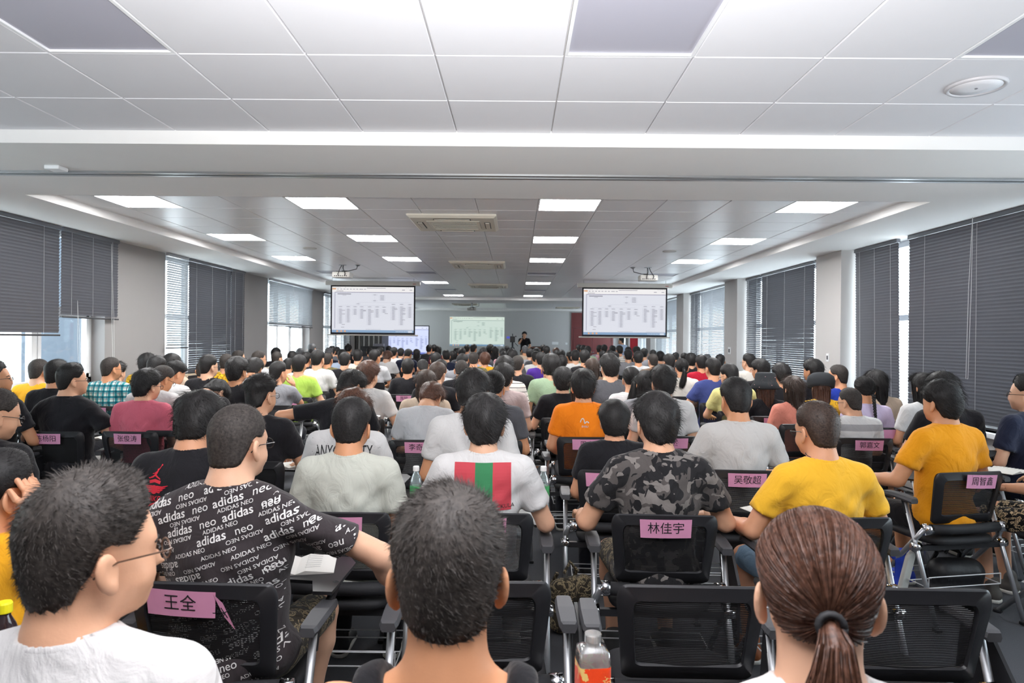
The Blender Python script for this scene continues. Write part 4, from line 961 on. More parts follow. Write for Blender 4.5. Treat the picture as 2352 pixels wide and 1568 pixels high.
SHIRT = {  # code: (colour word, colour[, kind, second colour, scale])
 'bk': ('black', '1f1e22'), 'wh': ('white', 'd2d0cf'), 'lg': ('light grey', 'b9babd', 'heather', 'cfcfd1'), 'gy': ('grey', '8f8f94'), 'dg': ('dark grey', '4b4b50', 'heather', '616166'), 'nv': ('navy', '23283c'), 'bl': ('blue', '414c85'),
 'rb': ('royal blue', '223a9c'), 'ye': ('yellow', 'efab22'), 'mu': ('mustard', 'c8941e'), 'or': ('orange', 'ff8a1c'), 'pk': ('faded red', 'c2576a', 'heather', 'd46f80'), 'co': ('coral', 'dd8a78'), 'li': ('lime', 'b4d85f'), 'sg': ('sage', '9db495'),
 'ol': ('olive', '6d6543'), 'kh': ('khaki', 'b39d77'), 'be': ('beige', 'c9b49f'), 'br': ('brown', '7d6552'), 'rd': ('red', 'b71d34'), 'pu': ('purple', '4a2a86'), 'la': ('lavender', 'cdbfdc'), 'lb': ('light blue', 'b9c8e0'), 'mr': ('maroon', '5c2335'),
 'pi': ('pink', 'd9a5ae'), 'cr': ('cream', 'd9d2c2'), 'pg': ('pale grey-green', 'c3c5ba'), 'nk': ('black', '212024'), 'dk': ('white', 'd3d1d0'), 'an': ('white', 'd2d0cf'), 'ad': ('charcoal', '373133'), 'tk': ('black', '1c1b1e'), 'dp': ('rose-grey', 'b5a3a1'),
 'cw': ('cream-white', 'ded8cf'), 'cy': ('pale yellow', 'e0d68f'), 'wg': ('off-white', 'c9c6c3'), 'oy': ('orange-yellow', 'f0a01a'), 'yl': ('yellow', 'f8bd35'), 'yo': ('yellow', 'eab52a'), 'rg': ('charcoal', '3a3538'),
 'pl': ('teal plaid', '5fb0b5', 'plaid'), 'st': ('cream striped', 'd8cfbf', 'stripe', '2c2a2a', (38, .3)), 'sw': ('off-white striped', 'dcd6ce', 'stripe', '2c2a2e', (22, .14)), 'sb': ('black striped', '232225', 'stripe', '77777c', (22, .22)), 'sn': ('navy striped', 'c6cbd6', 'stripe', '2a3250', (26, .45)),
 'ws': ('white banded', 'dedede', 'stripe', 'a9a9ac', (7, .4)), 'ww': ('white ribbed', 'e2dede', 'stripe', 'c9c3c3', (60, .25)), 'ca': ('camouflage', '3a3836', 'camo'), 'yp': ('yellow printed', 'f2bb22', 'blotch', '201d16', 26)}
def shirt_mat(c): return fabric(c, *SHIRT[c][1:])
SKIN = [mat('skin_%d' % i, c, .5, spec=.4, noise=.06, nscale=30, bump=.03, bscale=250) for i, c in enumerate(('dca07c', 'e0ab8a', 'd2966f', 'deae90'))]
def hairmat(name, c, rough=.42):
    m, nt, p, N, Lk = nodes(name); p.inputs['Roughness'].default_value = rough; p.inputs['Specular IOR Level'].default_value = .35
    tc = N('ShaderNodeTexCoord'); n = N('ShaderNodeTexNoise'); n.inputs['Scale'].default_value = 120; n.inputs['Detail'].default_value = 4; Lk(tc.outputs['Object'], n.inputs['Vector'])
    r = ramp(N, [(.3, [v*.55 for v in c]), (.7, [min(1, v*1.7) for v in c])], 'LINEAR'); Lk(n.outputs['Fac'], r.inputs[0]); Lk(r.outputs[0], p.inputs['Base Color'])
    b = N('ShaderNodeBump'); b.inputs['Strength'].default_value = .35; b.inputs['Distance'].default_value = .004; Lk(n.outputs['Fac'], b.inputs['Height']); Lk(b.outputs[0], p.inputs['Normal']); return m
H_BLK = hairmat('black_hair', (.014, .0125, .0125), .55); H_BRN = hairmat('brown_hair', (.085, .038, .024)); H_DBR = hairmat('dark_brown_hair', (.045, .028, .021), .5); H_GRY = hairmat('grey_hair', (.11, .11, .115)); H_CROP = hairmat('cropped_hair', (.034, .028, .025), .7)
H_NEAR = hairmat('spiky_hair', (.042, .035, .031), .6)
HAIRS = {'cr': ('cr', H_CROP, 'cropped hair'), 'sp': ('sp', H_BLK, 'short black hair'), 'spb': ('sp', H_DBR, 'short dark brown hair'), 'md': ('md', H_BLK, 'thick black hair'), 'mdb': ('md', H_BRN, 'brown hair'), 'bowl': ('bowl', H_BLK, 'bowl haircut'), 'fa': ('fa', H_BLK, 'faded haircut'),
 'gr': ('cr', H_GRY, 'grey hair'), 'pt': ('pt', H_BLK, 'ponytail'), 'ptb': ('pt', H_BRN, 'ponytail'), 'lo': ('lo', H_BLK, 'long black hair'), 'lob': ('lo', H_DBR, 'long brown hair'), 'lob2': ('lo', H_DBR, 'long hair'), 'bu': ('bu', H_BLK, 'hair bun'), 'bd': ('bd', H_BLK, 'braid'), 'hat': ('lo', H_BRN, 'hat'), 'hat2': ('lo', H_BRN, 'hat')}
HAIR_ME = {}
def hair_for(style, level, seed):
    k = (style, level, seed)
    if k not in HAIR_ME: HAIR_ME[k] = npmesh('hair', *hair_mesh(style, (700, 2600, 9000)[level], seed+5))
    return HAIR_ME[k]
m_gl = mat('glasses_frame', '1b1716', .3); m_tort = mat('tortoise_frame', '5a4030', .3, noise=.6, nscale=60)
def glasses_mesh(m):
    b = MB()
    for sg in (-1, 1):
        b.tube([(sg*.034+.023*math.cos(t), .128-.008*abs(math.cos(t)+sg*1)/2, 1.236+.017*math.sin(t)) for t in [2*PI*i/16 for i in range(17)]], .0016, 5)
        b.tube([(sg*.057, .122, 1.240), (sg*.073, .105, 1.242), (sg*.086, .02, 1.243), (sg*.086, .0, 1.236), (sg*.08, -.014, 1.222)], .0017, 5)
    b.tube([(-.011, .127, 1.240), (0, .130, 1.243), (.011, .127, 1.240)], .0015, 5); return b.mesh('glasses', m)
GLS = glasses_mesh(m_gl); GLT = glasses_mesh(m_tort)
def hat_mesh(kind):
    b = MB(); c = (0, .01, 1.275)
    if kind == 1: b.lathe([(.136, -.035), (.139, -.03), (.105, .03), (.100, .034), (.094, .10), (.08, .116), (.0, .118), (.0, .11), (.09, .03), (.134, -.04)], 28, c)
    else: b.lathe([(.118, -.02), (.122, .0), (.128, .04), (.118, .085), (.08, .115), (.0, .122), (.0, .11), (.1, .0), (.112, -.022)], 28, c)
    return b
m_hat = mat('black_cotton_hat', '24272b', .9, noise=.08, nscale=200)
HSC = Matrix.Translation((0, .012, 1.275)) @ Matrix.Scale(1.15, 4) @ Matrix.Translation((0, -.012, -1.275))
HATS = {k: hat_mesh(k).xf(HSC).mesh('hat', m_hat, True) for k in (1, 2)}
def hat_dots():
    b = MB()
    for i, (a, z, r) in enumerate([(3.0, .0, .124), (3.9, -.02, .134), (2.4, .07, .099), (3.5, .08, .098), (4.4, .0, .123), (2.0, -.02, .133)]):
        b.lathe([(.004, -.002), (.005, 0), (.003, .002)], 6, (r*math.sin(a), .01+r*math.cos(a), 1.275+z))
    return b.xf(HSC).mesh('dots', mat('hat_dot_pink', 'e2a9ae', .7))
LONG = fabric('trousers_dark', '2b2c33'); SHORT_B = fabric('shorts_black', '1d1c1f'); JEANS = fabric('denim', '5f7f9c', 'heather', '7f9cb5')
SHORT_C = fabric('shorts_camo', '3b352c', 'blotch', '9a8a6c', 13); SHORT_M = fabric('shorts_mustard', 'b97e1c'); FLORAL = fabric('shorts_floral', '161314', 'blotch', 'd9c19a', 20); LGREY = fabric('trousers_grey', '9c9a99')
SHOE = {}
def shoes(col):
    if col not in SHOE:
        a, b = cached('shoe', lambda: shoe_mesh(.01)); SHOE[col] = (npmesh('shoe', *a, mat('shoe_'+col, col, .7)), npmesh('sole', *b, mat('shoe_sole', 'd8d6cf', .7)))
    return SHOE[col]
def eye_mesh():
    b = MB()
    for sg in (-1, 1): b.tube([(sg*.031-.011, .1075, 1.238), (sg*.031-.005, .1112, 1.2395), (sg*.031+.005, .1112, 1.2395), (sg*.031+.011, .1075, 1.238)], [.001, .0042, .0042, .001], 8)
    return b.mesh('eyes', mat('dark_eyes', '1d1512', .25), True)
def brow_mesh():
    b = MB()
    for sg in (-1, 1): b.tube([(sg*.014, .111, 1.256), (sg*.032, .1085, 1.260), (sg*.052, .096, 1.255)], [.003, .0036, .0016], 6)
    return b.mesh('eyebrows', H_BLK)
EYES, BROWS = eye_mesh(), brow_mesh()
PROTO = {}
def meshes(pose, legs, h, slim, sleeve, pp, fat, long):
    k = (pose, legs, h, slim, sleeve, pp, fat, long); hb, hp = (.0125, .02) if h < .014 else (.02, .025) if h < .02 else (.027, .03)
    if k not in PROTO:
        bv, bq = cached(('b', pose, legs, hb, slim), lambda: body_raw(pose, legs, hb, slim)); sv, sq = cached(('s', pose, h, slim, sleeve), lambda: shirt_raw(pose, h, slim, sleeve)); pv, pq = cached(('p', legs, hp, long), lambda: pants_raw(legs, hp, long))
        PROTO[k] = (npmesh('body', pose_verts(bv, pp, fat), bq), npmesh('shirt', pose_verts(sv, pp, fat, False), sq), npmesh('trousers', pose_verts(pv, (0,)*5, fat*.6, False), pq))
    return PROTO[k]
def hs_mesh(me, pp, hs):
    pass
ROW_W = 'first second third fourth fifth sixth seventh eighth ninth tenth eleventh twelfth thirteenth fourteenth fifteenth sixteenth seventeenth eighteenth nineteenth twentieth twenty-first twenty-second'.split()
BUILT = {}
def person(i, cx, ty, w, d, sc, hc, yaw, bow, pose, ex, label):
    style, hm, hw = HAIRS[hc]; p = at(cx, ty, Y=d); fat = ex.get('fat', 0); slim = ex.get('slim', 0); lean = ex.get('lean', 0); turn = ex.get('turn', 0)
    hero = d < 6.7; h = .009 if d < 1.4 else .0125 if d < 3.4 else .018 if hero else .024; level = 2 if d < 1.4 else 1 if hero else 0
    legs = 'cross' if pose == 'cross' else 'sit'; sleeve = not (ex.get('tank') or sc == 'tk'); long = ex.get('long', pose != 'cross')
    if not hero: yaw = round(yaw/15)*15; bow = round(bow/14)*14; fat = round(fat, 1); lean = 0 if not lean else lean; pose = pose if d < 10 or pose in ('lap', 'desk') else 'lap'
    pp = (lean, ex.get('side', 0), yaw+turn, bow, 0); A, B = pose_mats(*pp)
    bm, sm_, pm = meshes(pose, legs, h, slim, sleeve, pp, fat, long)
    top = {'cr': 1.372, 'sp': 1.384, 'fa': 1.388, 'md': 1.39, 'bowl': 1.392}.get(style, 1.384)+(.02 if 'hat' in hc else 0)
    tip = B @ Vector((0, .0, top)); yh = max((B @ Vector(q)).z for q in ((0, .01, top), (0, -.06, top-.025), (0, -.085, top-.06), (0, .07, top-.03)))
    s = min(1.1, max(.86, p[2]/yh)); c = Matrix.Rotation(math.radians(turn), 3, 'Z') @ (B @ Vector((0, .01, 1.28)))
    t = thing('person', label, 'person', (p[0]-c.x*s, d-c.y*s, 0), math.radians(turn), 'audience seated in rows'); t.scale = (s, s, s)
    o = link('body', bm, t); 
    if not bm.materials: bm.materials.append(SKIN[0])
    setmat(o, SKIN[i % 4])
    o = link('t_shirt', sm_, t); sh = o
    if not sm_.materials: sm_.materials.append(LONG)
    setmat(o, shirt_mat(sc))
    if hero and sleeve:
        cv, cq = cached('collar', collar_raw); link('collar', npmesh('collar', pose_verts(cv, pp, fat, False), cq, shirt_mat(sc)), sh)
    o = link('trousers' if long else 'shorts', pm, t)
    if not pm.materials: pm.materials.append(LONG)
    setmat(o, ex.get('pants', LONG if long else SHORT_B))
    if d < 7.5:
        for (H_, K, An) in LEGS[legs]:
            a, b_ = shoes(ex.get('shoe', '2a2a2c')); An = Vector(An)
            M = Matrix.Translation(An) @ (Matrix.Identity(4) if An.z < .2 else Matrix.Rotation(math.radians(20), 4, 'Z') @ Matrix.Rotation(math.radians(-78), 4, 'X'))
            so = link('shoe', a, t, M); link('sole', b_, so)
    hs = 1.0
    hme = hair_for(style, level, (i % 3) if not hero or level < 2 else i)
    o = link('hair', hme, t, B)
    if not hme.materials: hme.materials.append(hm)
    setmat(o, H_NEAR if level == 2 and hm == H_BLK else hm); ho = o
    if hero and abs(yaw+turn) >= 18: link('eyes', EYES, t, B); link('eyebrows', BROWS, t, B)
    if ex.get('gl'): link('glasses', GLT if i == 49 else GLS, t, B)
    if hc == 'hat': q = link('bucket_hat', HATS[1], t, B); link('dots', hat_dots(), q)
    if hc == 'hat2': link('brimmed_hat', HATS[2], t, B)
    if style in ('pt',) : link('hair_tie', cached('tie', lambda: MB().tube([(.017*math.cos(a), -.113, 1.236+.017*math.sin(a)) for a in [2*PI*k/14 for k in range(15)]], .0058, 6).mesh('hair_tie', m_pad, True)), t, B)
    if ex.get('neck'): link('neck_cord', cached('cord', lambda: MB().tube([(.071*math.cos(a), -.012+.066*math.sin(a), 1.135+.012*math.sin(a)) for a in [2*PI*k/24 for k in range(25)]], .0018, 5).mesh('neck_cord', m_pad)), t, A)
    BUILT[i] = (t, sh, s, A); return t
EX = {47: dict(long=False, pants=SHORT_C, shoe='c9c6bf'), 0: dict(long=False, pants=SHORT_M), 145: dict(long=False, pants=SHORT_C, shoe='3a3a3a'), 164: dict(long=False, pants=JEANS, shoe='8a4a22'), 162: dict(long=False, pants=SHORT_B, shoe='1f3fb4'), 79: dict(pants=LGREY, shoe='b9b4ae'), 5: dict(pants=LGREY), 165: dict(long=False, pants=FLORAL, shoe='57534f'), 161: dict(long=False, pants=fabric('shorts_white_stripe', 'd9d6d3', 'stripe', '26262a', (14, .2)))}
order = sorted(range(len(PEOPLE)), key=lambda i: PEOPLE[i][0]); rowof = [max(0, int(round(P[3]-1.05))) for P in PEOPLE]
labels = {}; seen = set()
for i, P in enumerate(PEOPLE):
    ex = P[9]; lb = ex.get('lab')
    if not lb:
        mates = sorted([j for j in range(len(PEOPLE)) if abs(PEOPLE[j][3]-P[3]) < 1.6 and j != i], key=lambda j: PEOPLE[j][0]); L = [j for j in mates if PEOPLE[j][0] < P[0]]; R = [j for j in mates if PEOPLE[j][0] > P[0]]
        a = SHIRT[PEOPLE[L[-1]][4]][0] if L else None; b = SHIRT[PEOPLE[R[0]][4]][0] if R else None
        nb = 'between %s and %s tops' % (a, b) if a and b else 'beside %s top at row end' % (a or b)
        lb = 'person in %s, %s, %s, %s row' % (SHIRT[P[4]][0], HAIRS[P[5]][2], nb, ROW_W[rowof[i]])
        if lb in seen: lb = lb.replace(' row', ' row, %s' % ('leaning on tablet' if P[8] == 'desk' else 'farther one' if P[3] > 12 else 'nearer one'))
    seen.add(lb); labels[i] = lb
for i, P in enumerate(PEOPLE):
    ex = dict(P[9]); ex.update(EX.get(i, {})); person(i, *P[:9], ex, labels[i])
# ---------------------------------------------------------------- a chair for everyone in view, and the empty ones
CARDS = {5: ('陈杨阳', -.04, 0), 13: ('张俊涛', .0, 0), 44: ('黄朱青', .0, 0), 85: ('李奇渊', .0, 0), 104: ('周杰', .0, 0), 150: ('吴敬超', .0, 0), 145: ('林佳宇', .0, .01), 47: ('王全', -.055, -.02), 46: ('黄杰', .0, 0), 162: ('周智鑫', .06, -.05), 157: ('郭嘉文', .03, 0), 151: ('王梦婷', .02, 0), 140: ('朱海鹏', .02, 0), 64: ('陈铭', 0, 0), 6: ('於晓凯', .0, 0), 160: ('陈倩倩', .0, 0), 79: ('', -.0, 0), 164: ('王帆', -.06, 0), 43: ('周杰', 0, 0), 29: ('', -.03, 0), 103: ('', .08, 0), 144: ('', -.07, 0), 12: ('', .0, 0), 10: ('张', 0, 0), 0: ('吴王', .02, 0), 143: ('杰', .04, 0), 155: ('钱雯雯', 0, 0), 158: ('', .06, 0), 60: ('', 0, 0), 53: ('', 0, 0)}
OFF = {0: (-.06, .05), 19: (0, -.25), 44: (.02, -.12), 85: (0, -.08)}
for i, P in enumerate(PEOPLE):
    t, sh, s, A = BUILT[i]; far = P[3] > 9.6; dx, dy = OFF.get(i, (0, 0)); rz = t.rotation_euler.z+random.uniform(-.05, .05)
    rk = sorted([j for j in range(len(PEOPLE)) if rowof[j] == rowof[i]], key=lambda j: PEOPLE[j][0]).index(i)
    lb = 'black mesh-back training chair%s, %s from the left in the %s row' % (' with pink name card' if i in CARDS else '', ROW_W[rk], ROW_W[rowof[i]])
    co = chair(t.location.x+dx, t.location.y+dy, rz, (P[8] != 'rest' and P[3] > 1.5) or i in (79, 50, 164), lb, CARDS.get(i), far and i not in CARDS)
    if i == 47:   # torn corner of its card hanging down
        fp = [(.046, .838, .016), (.075, .812, .02), (.112, .735, .03), (.078, .772, .02)]; q = [Vector((x, back_pt(x/.225, (z-.555)/.305).y-l, z)) for x, z, l in fp]
        cf = MB().add(q+[p_+Vector((0, .0012, 0)) for p_ in q], [(3, 2, 1, 0), (4, 5, 6, 7)]).obj('card_flap', m_card, co)
        v, f = text_mesh('杰', .042); ang = math.radians(-58); MB().add([(.081+a*math.cos(ang)-b*math.sin(ang), -.2335+.1*(.785-(.788+a*math.sin(ang)+b*math.cos(ang)))-.012, .788+a*math.sin(ang)+b*math.cos(ang)) for a, b, c in v], f).obj('lettering', m_ink, cf)
for k, (px, py, Yb, tab, lb) in enumerate([(1595, 1340, 2.02, False, 'empty black mesh chair right behind the camouflage shirt, nobody on it'), (1095, 1345, 2.04, False, 'empty black mesh chair partly hidden by the bushy cropped head'), (2120, 1345, 2.02, False, 'empty black mesh chair partly hidden by the brown ponytail'), (-520, 1700, .98, True, 'black mesh chair carrying the yellow-capped bottle on its tablet, nobody on it')]):
    p = at(px, py, Y=Yb); chair(p[0], Yb+.205, random.uniform(-.02, .02), tab, lb)
for src in (CH_T, CH_F):
    for o in list(src.children)+[src]: bpy.data.objects.remove(o)
# ---------------------------------------------------------------- prints and lettering on the shirts
def printer(i):
    t, sh, s, A = BUILT[i]; me = sh.data; V = [v.co[:] for v in me.vertices]; bv = BVHTree.FromPolygons(V, [tuple(p.vertices) for p in me.polygons])
    def put(name, v, f, m, x=0, z=0, rot=0, lift=.0022, parent=None):
        c, sn = math.cos(rot), math.sin(rot); out = []; ok = []
        for p in v:
            X = x+p[0]*c-p[1]*sn; Z = z+p[0]*sn+p[1]*c; h = bv.ray_cast(Vector((X, -1, Z)), Vector((0, 1, 0)))
            good = h[0] is not None and h[1].y < -.12
            if good: n = h[1]; out.append(h[0]+n*lift)
            else: out.append(Vector((X, 0, Z)))
            ok.append(good)
        ff = [q for q in f if all(ok[k] for k in q)]
        return out, ff
    return put, sh
def print_obj(name, batches, m, parent):
    b = MB()
    for v, f in batches:
        if f: b.add(v, f)
    used = sorted({k for f in b.f for k in f}); mp = {k: j for j, k in enumerate(used)}; b.v = [b.v[k] for k in used]; b.f = [tuple(mp[k] for k in f) for f in b.f]
    return b.obj(name, m, parent)
def grid_rect(w, h, nx=14, nz=14, x0=0, z0=0):
    v = [(x0+w*(i/nx), z0+h*(j/nz), 0) for j in range(nz+1) for i in range(nx+1)]
    return v, [(j*(nx+1)+i, j*(nx+1)+i+1, (j+1)*(nx+1)+i+1, (j+1)*(nx+1)+i) for j in range(nz) for i in range(nx)]
def disc(cx, cz, r, n=12): return [(cx+r*math.cos(2*PI*k/n), cz+r*math.sin(2*PI*k/n), 0) for k in range(n)], [tuple(range(n))]
def stroke(pts, w):
    v = []; f = []
    for k, (x, z) in enumerate(pts):
        a = pts[max(k-1, 0)]; b = pts[min(k+1, len(pts)-1)]; d = math.hypot(b[0]-a[0], b[1]-a[1])+1e-9; nx, nz = -(b[1]-a[1])/d, (b[0]-a[0])/d; ww = w[k] if hasattr(w, '__len__') else w
        v += [(x+nx*ww/2, z+nz*ww/2, 0), (x-nx*ww/2, z-nz*ww/2, 0)]
        if k: f.append((2*k-2, 2*k-1, 2*k+1, 2*k))
    return v, f
mW = mat('white_print', 'd9d6d4', .8); mK = mat('black_print', '2a2a2c', .8); mR = mat('red_print', 'e0263c', .7); mPR = mat('print_red_panel', 'bf3f4a', .8); mPG = mat('print_green_panel', '2f7a4c', .8)
put, sh = printer(47); B_ = []; random.seed(3); th = math.radians(17)
for r_ in range(-13, 14):
    q = -.62+random.uniform(0, .12)
    while q < .62:
        big = (r_ % 2 == 0) and random.random() < .75
        if big:
            parts = (('adidas', .036, .012, 0), ('neo', .034, 0, .094)); L = .175; flip = random.random() < .45
        else: parts = (('ADIDAS NEO', .0175, .004, 0),); L = .135; flip = random.random() < .5
        for s_, sz, bo, dx in parts:
            v, f = text_mesh(s_, sz, 0, bo)
            if flip: v = [(-a, -b, 0) for a, b, c in v]; dx = -dx
            u = q+dx+L/2; w = r_*.0235; B_.append(put('p', v, f, mW, u*math.cos(th)-w*math.sin(th), .83+u*math.sin(th)+w*math.cos(th), th))
        q += L+random.uniform(.0, .03)
print_obj('slogan_print', B_, mW, sh)
put, sh = printer(48); B_ = []; x0 = -.095; SZ = .62
def P(vf, x, z): B_.append(put('p', [(a*SZ, b*SZ, 0) for a, b, c in vf[0]], vf[1], mR, x, z))
zt = 1.03   # leaping figure
P(disc(.012, .033, .006), x0, zt); P(stroke([(.014, .03), (.004, .012), (-.004, -.002)], [.008, .014, .013]), x0, zt); P(stroke([(.008, .022), (.02, .038), (.028, .052), (.031, .058)], [.006, .005, .004, .006]), x0, zt)
P(stroke([(.002, .018), (-.012, .008), (-.026, .006)], [.006, .005, .005]), x0, zt); P(stroke([(-.004, -.002), (-.022, -.014), (-.044, -.022), (-.052, -.02)], [.012, .01, .007, .006]), x0, zt); P(stroke([(-.002, -.002), (.014, -.014), (.03, -.022), (.038, -.028)], [.012, .01, .008, .007]), x0, zt); P(disc(.033, .062, .0055), x0, zt)
zt = .978; SZ = .8   # winged badge
P(disc(0, -.008, .022, 16), x0, zt); P(stroke([(-.034, .028), (0, .036), (.034, .028)], .016), x0, zt)
for sg in (-1, 1):
    for k in range(4): P(stroke([(sg*.012, .008-.008*k), (sg*(.045-.004*k), .006-.009*k), (sg*(.078-.013*k), .014-.011*k)], [.008, .007, .002]), x0, zt)
zt = .912
v, f = text_mesh('NIKE', .042, .25, .012); P((v, f), x0-.005, zt+.022); v, f = text_mesh('AIR', .042, .25, .012); P((v, f), x0+.025, zt-.022)
P(stroke([(-.05, .012), (-.058, -.006), (-.045, -.014), (-.02, -.004), (.05, .02)], [.003, .012, .013, .009, .002]), x0, zt)
zt = .855
P(stroke([(-.03, .028), (.03, -.028)], .017), x0, zt); P(stroke([(-.03, -.028), (.03, .028)], .017), x0, zt)
print_obj('red_logos', B_, mR, sh)
put, sh = printer(45); B_ = [put('p', [(a*.62, b*1.15, 0) for a, b, c in text_mesh('ANYGRAVITY', .09, 0, .004)[0]], text_mesh('ANYGRAVITY', .09, 0, .004)[1], mK, -.0, .995)]
for k in range(60): B_.append(put('p', *disc(0, 0, random.uniform(.0008, .0022), 5), mK, random.choice((-1, 1))*random.uniform(.03, .21), .995+random.gauss(0, .04)))
print_obj('black_lettering', B_, mK, sh)
put, sh = printer(79)
for nm, xa, w, m_ in (('red_panel', -.125, .093, mPR), ('green_panel', -.032, .078, mPG), ('red_panel', .046, .082, mPR)): print_obj(nm, [put('p', *grid_rect(w, .205, 8, 14, xa, -.1), m_, 0, .978)], m_, sh)
print_obj('lettering', [put('p', *text_mesh('DUCKULA', .024), mK, .085, .896, 0, .0035)], mK, sh)
put, sh = printer(104)
print_obj('white_logo', [put('p', *stroke([(-.032+.064*t, (.012 if t < .45 else .0)+.03*abs(math.sin(t*PI*1.9))**.8*(1 if t < .5 else .6)) for t in [k/16 for k in range(17)]], .007), mW, 0, .965), put('p', *text_mesh('EVISU', .02, 0, .012), mW, .003, .945)], mW, sh)
put, sh = printer(103)
print_obj('white_emblem', [put('p', *stroke([(-.045, .004), (-.012, -.002), (0, .004), (.012, -.002), (.045, .004)], [.003, .01, .016, .01, .003]), mW, .03, .985), put('p', *text_mesh('B.B.', .026, 0, .012), mW, .03, .955)], mW, sh)
put, sh = printer(137); print_obj('orange_print', [put('p', *text_mesh('G', .06, .3, .01), mat('orange_print', 'e0602a', .8), .02, .99)], mat('orange_print', 'e0602a', .8), sh)
put, sh = printer(152); print_obj('white_lettering', [put('p', *text_mesh('BOSS', .03, 0, .01), mW, -.02, .93)], mW, sh)
put, sh = printer(102); print_obj('raglan_panel', [put('p', *grid_rect(.05, .3, 4, 10, -.19, -.12), mW, 0, .95)], mW, sh)
# ---------------------------------------------------------------- screens and slides
def emis(name, c, e):
    if name in MATS: return MATS[name]
    m, nt, p, N, Lk = nodes(name); p.inputs['Base Color'].default_value = (.05, .05, .05, 1); p.inputs['Roughness'].default_value = .8; p.inputs['Emission Color'].default_value = lin(c); p.inputs['Emission Strength'].default_value = e; MATS[name] = m; return m
COLS_ = [(310, 826, 12), (447, 826, 11), (567, 826, 5), (685, 826, 8), (823, 826, 13), (957, 826, 7), (1080, 830, 3), (1245, 778, 11), (1388, 778, 15), (1535, 780, 9)]
def slide(parent, Wd, Ht, tint, e):
    """org-chart page in a viewer window, drawn as flat print; local x right, z up, centre at origin, facing -Y"""
    def U(x, y): return ((x-882)/1445*Wd, -(y-877)/815*Ht)
    line, bar, fr, pale = MB(), MB(), MB(), MB()
    def R(b, x0, y0, x1, y1, k=.002):
        a = U(x0, y0); c = U(x1, y1); b.add([(a[0], -k, c[1]), (c[0], -k, c[1]), (c[0], -k, a[1]), (a[0], -k, a[1])], [(0, 1, 2, 3)])
    R(pale, 160, 470, 1605, 565, .0015)
    R(fr, 205, 562, 1605, 575); R(fr, 205, 575, 216, 1210)
    for x in (263, 320, 377, 433, 490, 546, 603, 660, 690, 742): R(bar, x-16, 507, x+16, 517)
    R(bar, 775, 488, 1105, 497); R(bar, 1395, 517, 1446, 528); R(bar, 1530, 517, 1575, 528); R(bar, 235, 541, 357, 550)
    for x in (180, 210, 235, 262, 285, 310, 395, 1470, 1505, 1540, 1575): R(bar, x-5, 477, x+5, 485)
    R(bar, 255, 590, 495, 607); R(bar, 345, 618, 410, 624)
    def box(x, y, w=48, h=11, t=24):
        for a in ((x-w, y-h, x+w, y-h+2), (x-w, y+h-2, x+w, y+h), (x-w, y-h, x-w+2, y+h), (x+w-2, y-h, x+w, y+h)): R(line, *a)
        R(bar, x-t, y-4, x+t, y+4)
    box(915, 611, 50); box(912, 714, 50); R(line, 913, 622, 915, 745)
    for k in range(4): box(1046, 626+25*k, 52, 11, 34)
    box(620, 773, 40); R(line, 620, 745, 1540, 748); R(line, 310, 800, 1080, 803); R(line, 619, 745, 621, 800)
    for x, y, n_ in COLS_:
        box(x, y, 40, 10, 28); R(line, x-50, y+25, x-48, y+42+22.5*n_); R(line, x, y-28, x+2, y-10)
        for k in range(n_):
            yy = y+45+22.5*k; box(x, yy, 42, 9, 24); R(line, x-48, yy, x-42, yy+2)
    for x, y in ((362, 890), (362, 955), (362, 1143), (350, 1192), (733, 887), (733, 900), (868, 895), (868, 918), (1120, 943), (1285, 848), (1290, 868), (1430, 845), (1430, 862), (1430, 890), (1430, 935), (1430, 955), (1425, 1053)): R(bar, x-28, y-4, x+28, y+4)
    R(bar, 760, 1225, 1025, 1229); R(bar, 1260, 1226, 1590, 1230)
    line.obj('slide_lines', emis('slide_line_'+tint, {'w': 'b9bccb', 'b': 'a9b4dd', 'g': 'a9c4bb'}[tint], e), parent); bar.obj('slide_text', emis('slide_text_'+tint, {'w': '8d8c99', 'b': '7d86b4', 'g': '8a9c97'}[tint], e), parent)
    fr.obj('slide_frame', emis('slide_frame_'+tint, {'w': '9c9aae', 'b': '8d95c4', 'g': '93aaa6'}[tint], e), parent); pale.obj('toolbar', emis('slide_bar_'+tint, {'w': 'eceaea', 'b': 'e3e8fc', 'g': 'd8e6da'}[tint], e), parent)
    b = MB(); R(b, 160, 1240, 1605, 1285, .002); b.obj('taskbar', emis('taskbar_'+tint, {'w': '7f9dbd', 'b': '2f4fc4', 'g': '6b8fae'}[tint], e), parent)
    b = MB(); R(b, 163, 495, 230, 520, .003)
    for x in (255, 325, 392): R(b, x-16, 1248, x+16, 1276, .003)
    b.obj('orange_tab', emis('slide_orange', 'd9a274', e), parent)
    b = MB()
    for k in range(8): R(b, 1290+29*k, 1258, 1306+29*k, 1270, .003)
    R(b, 1510, 1252, 1580, 1280, .003); b.obj('tray_icons', emis('tray', 'd5dbe6', e), parent)
m_hous = mat('screen_housing', 'cfcbc4', .5)
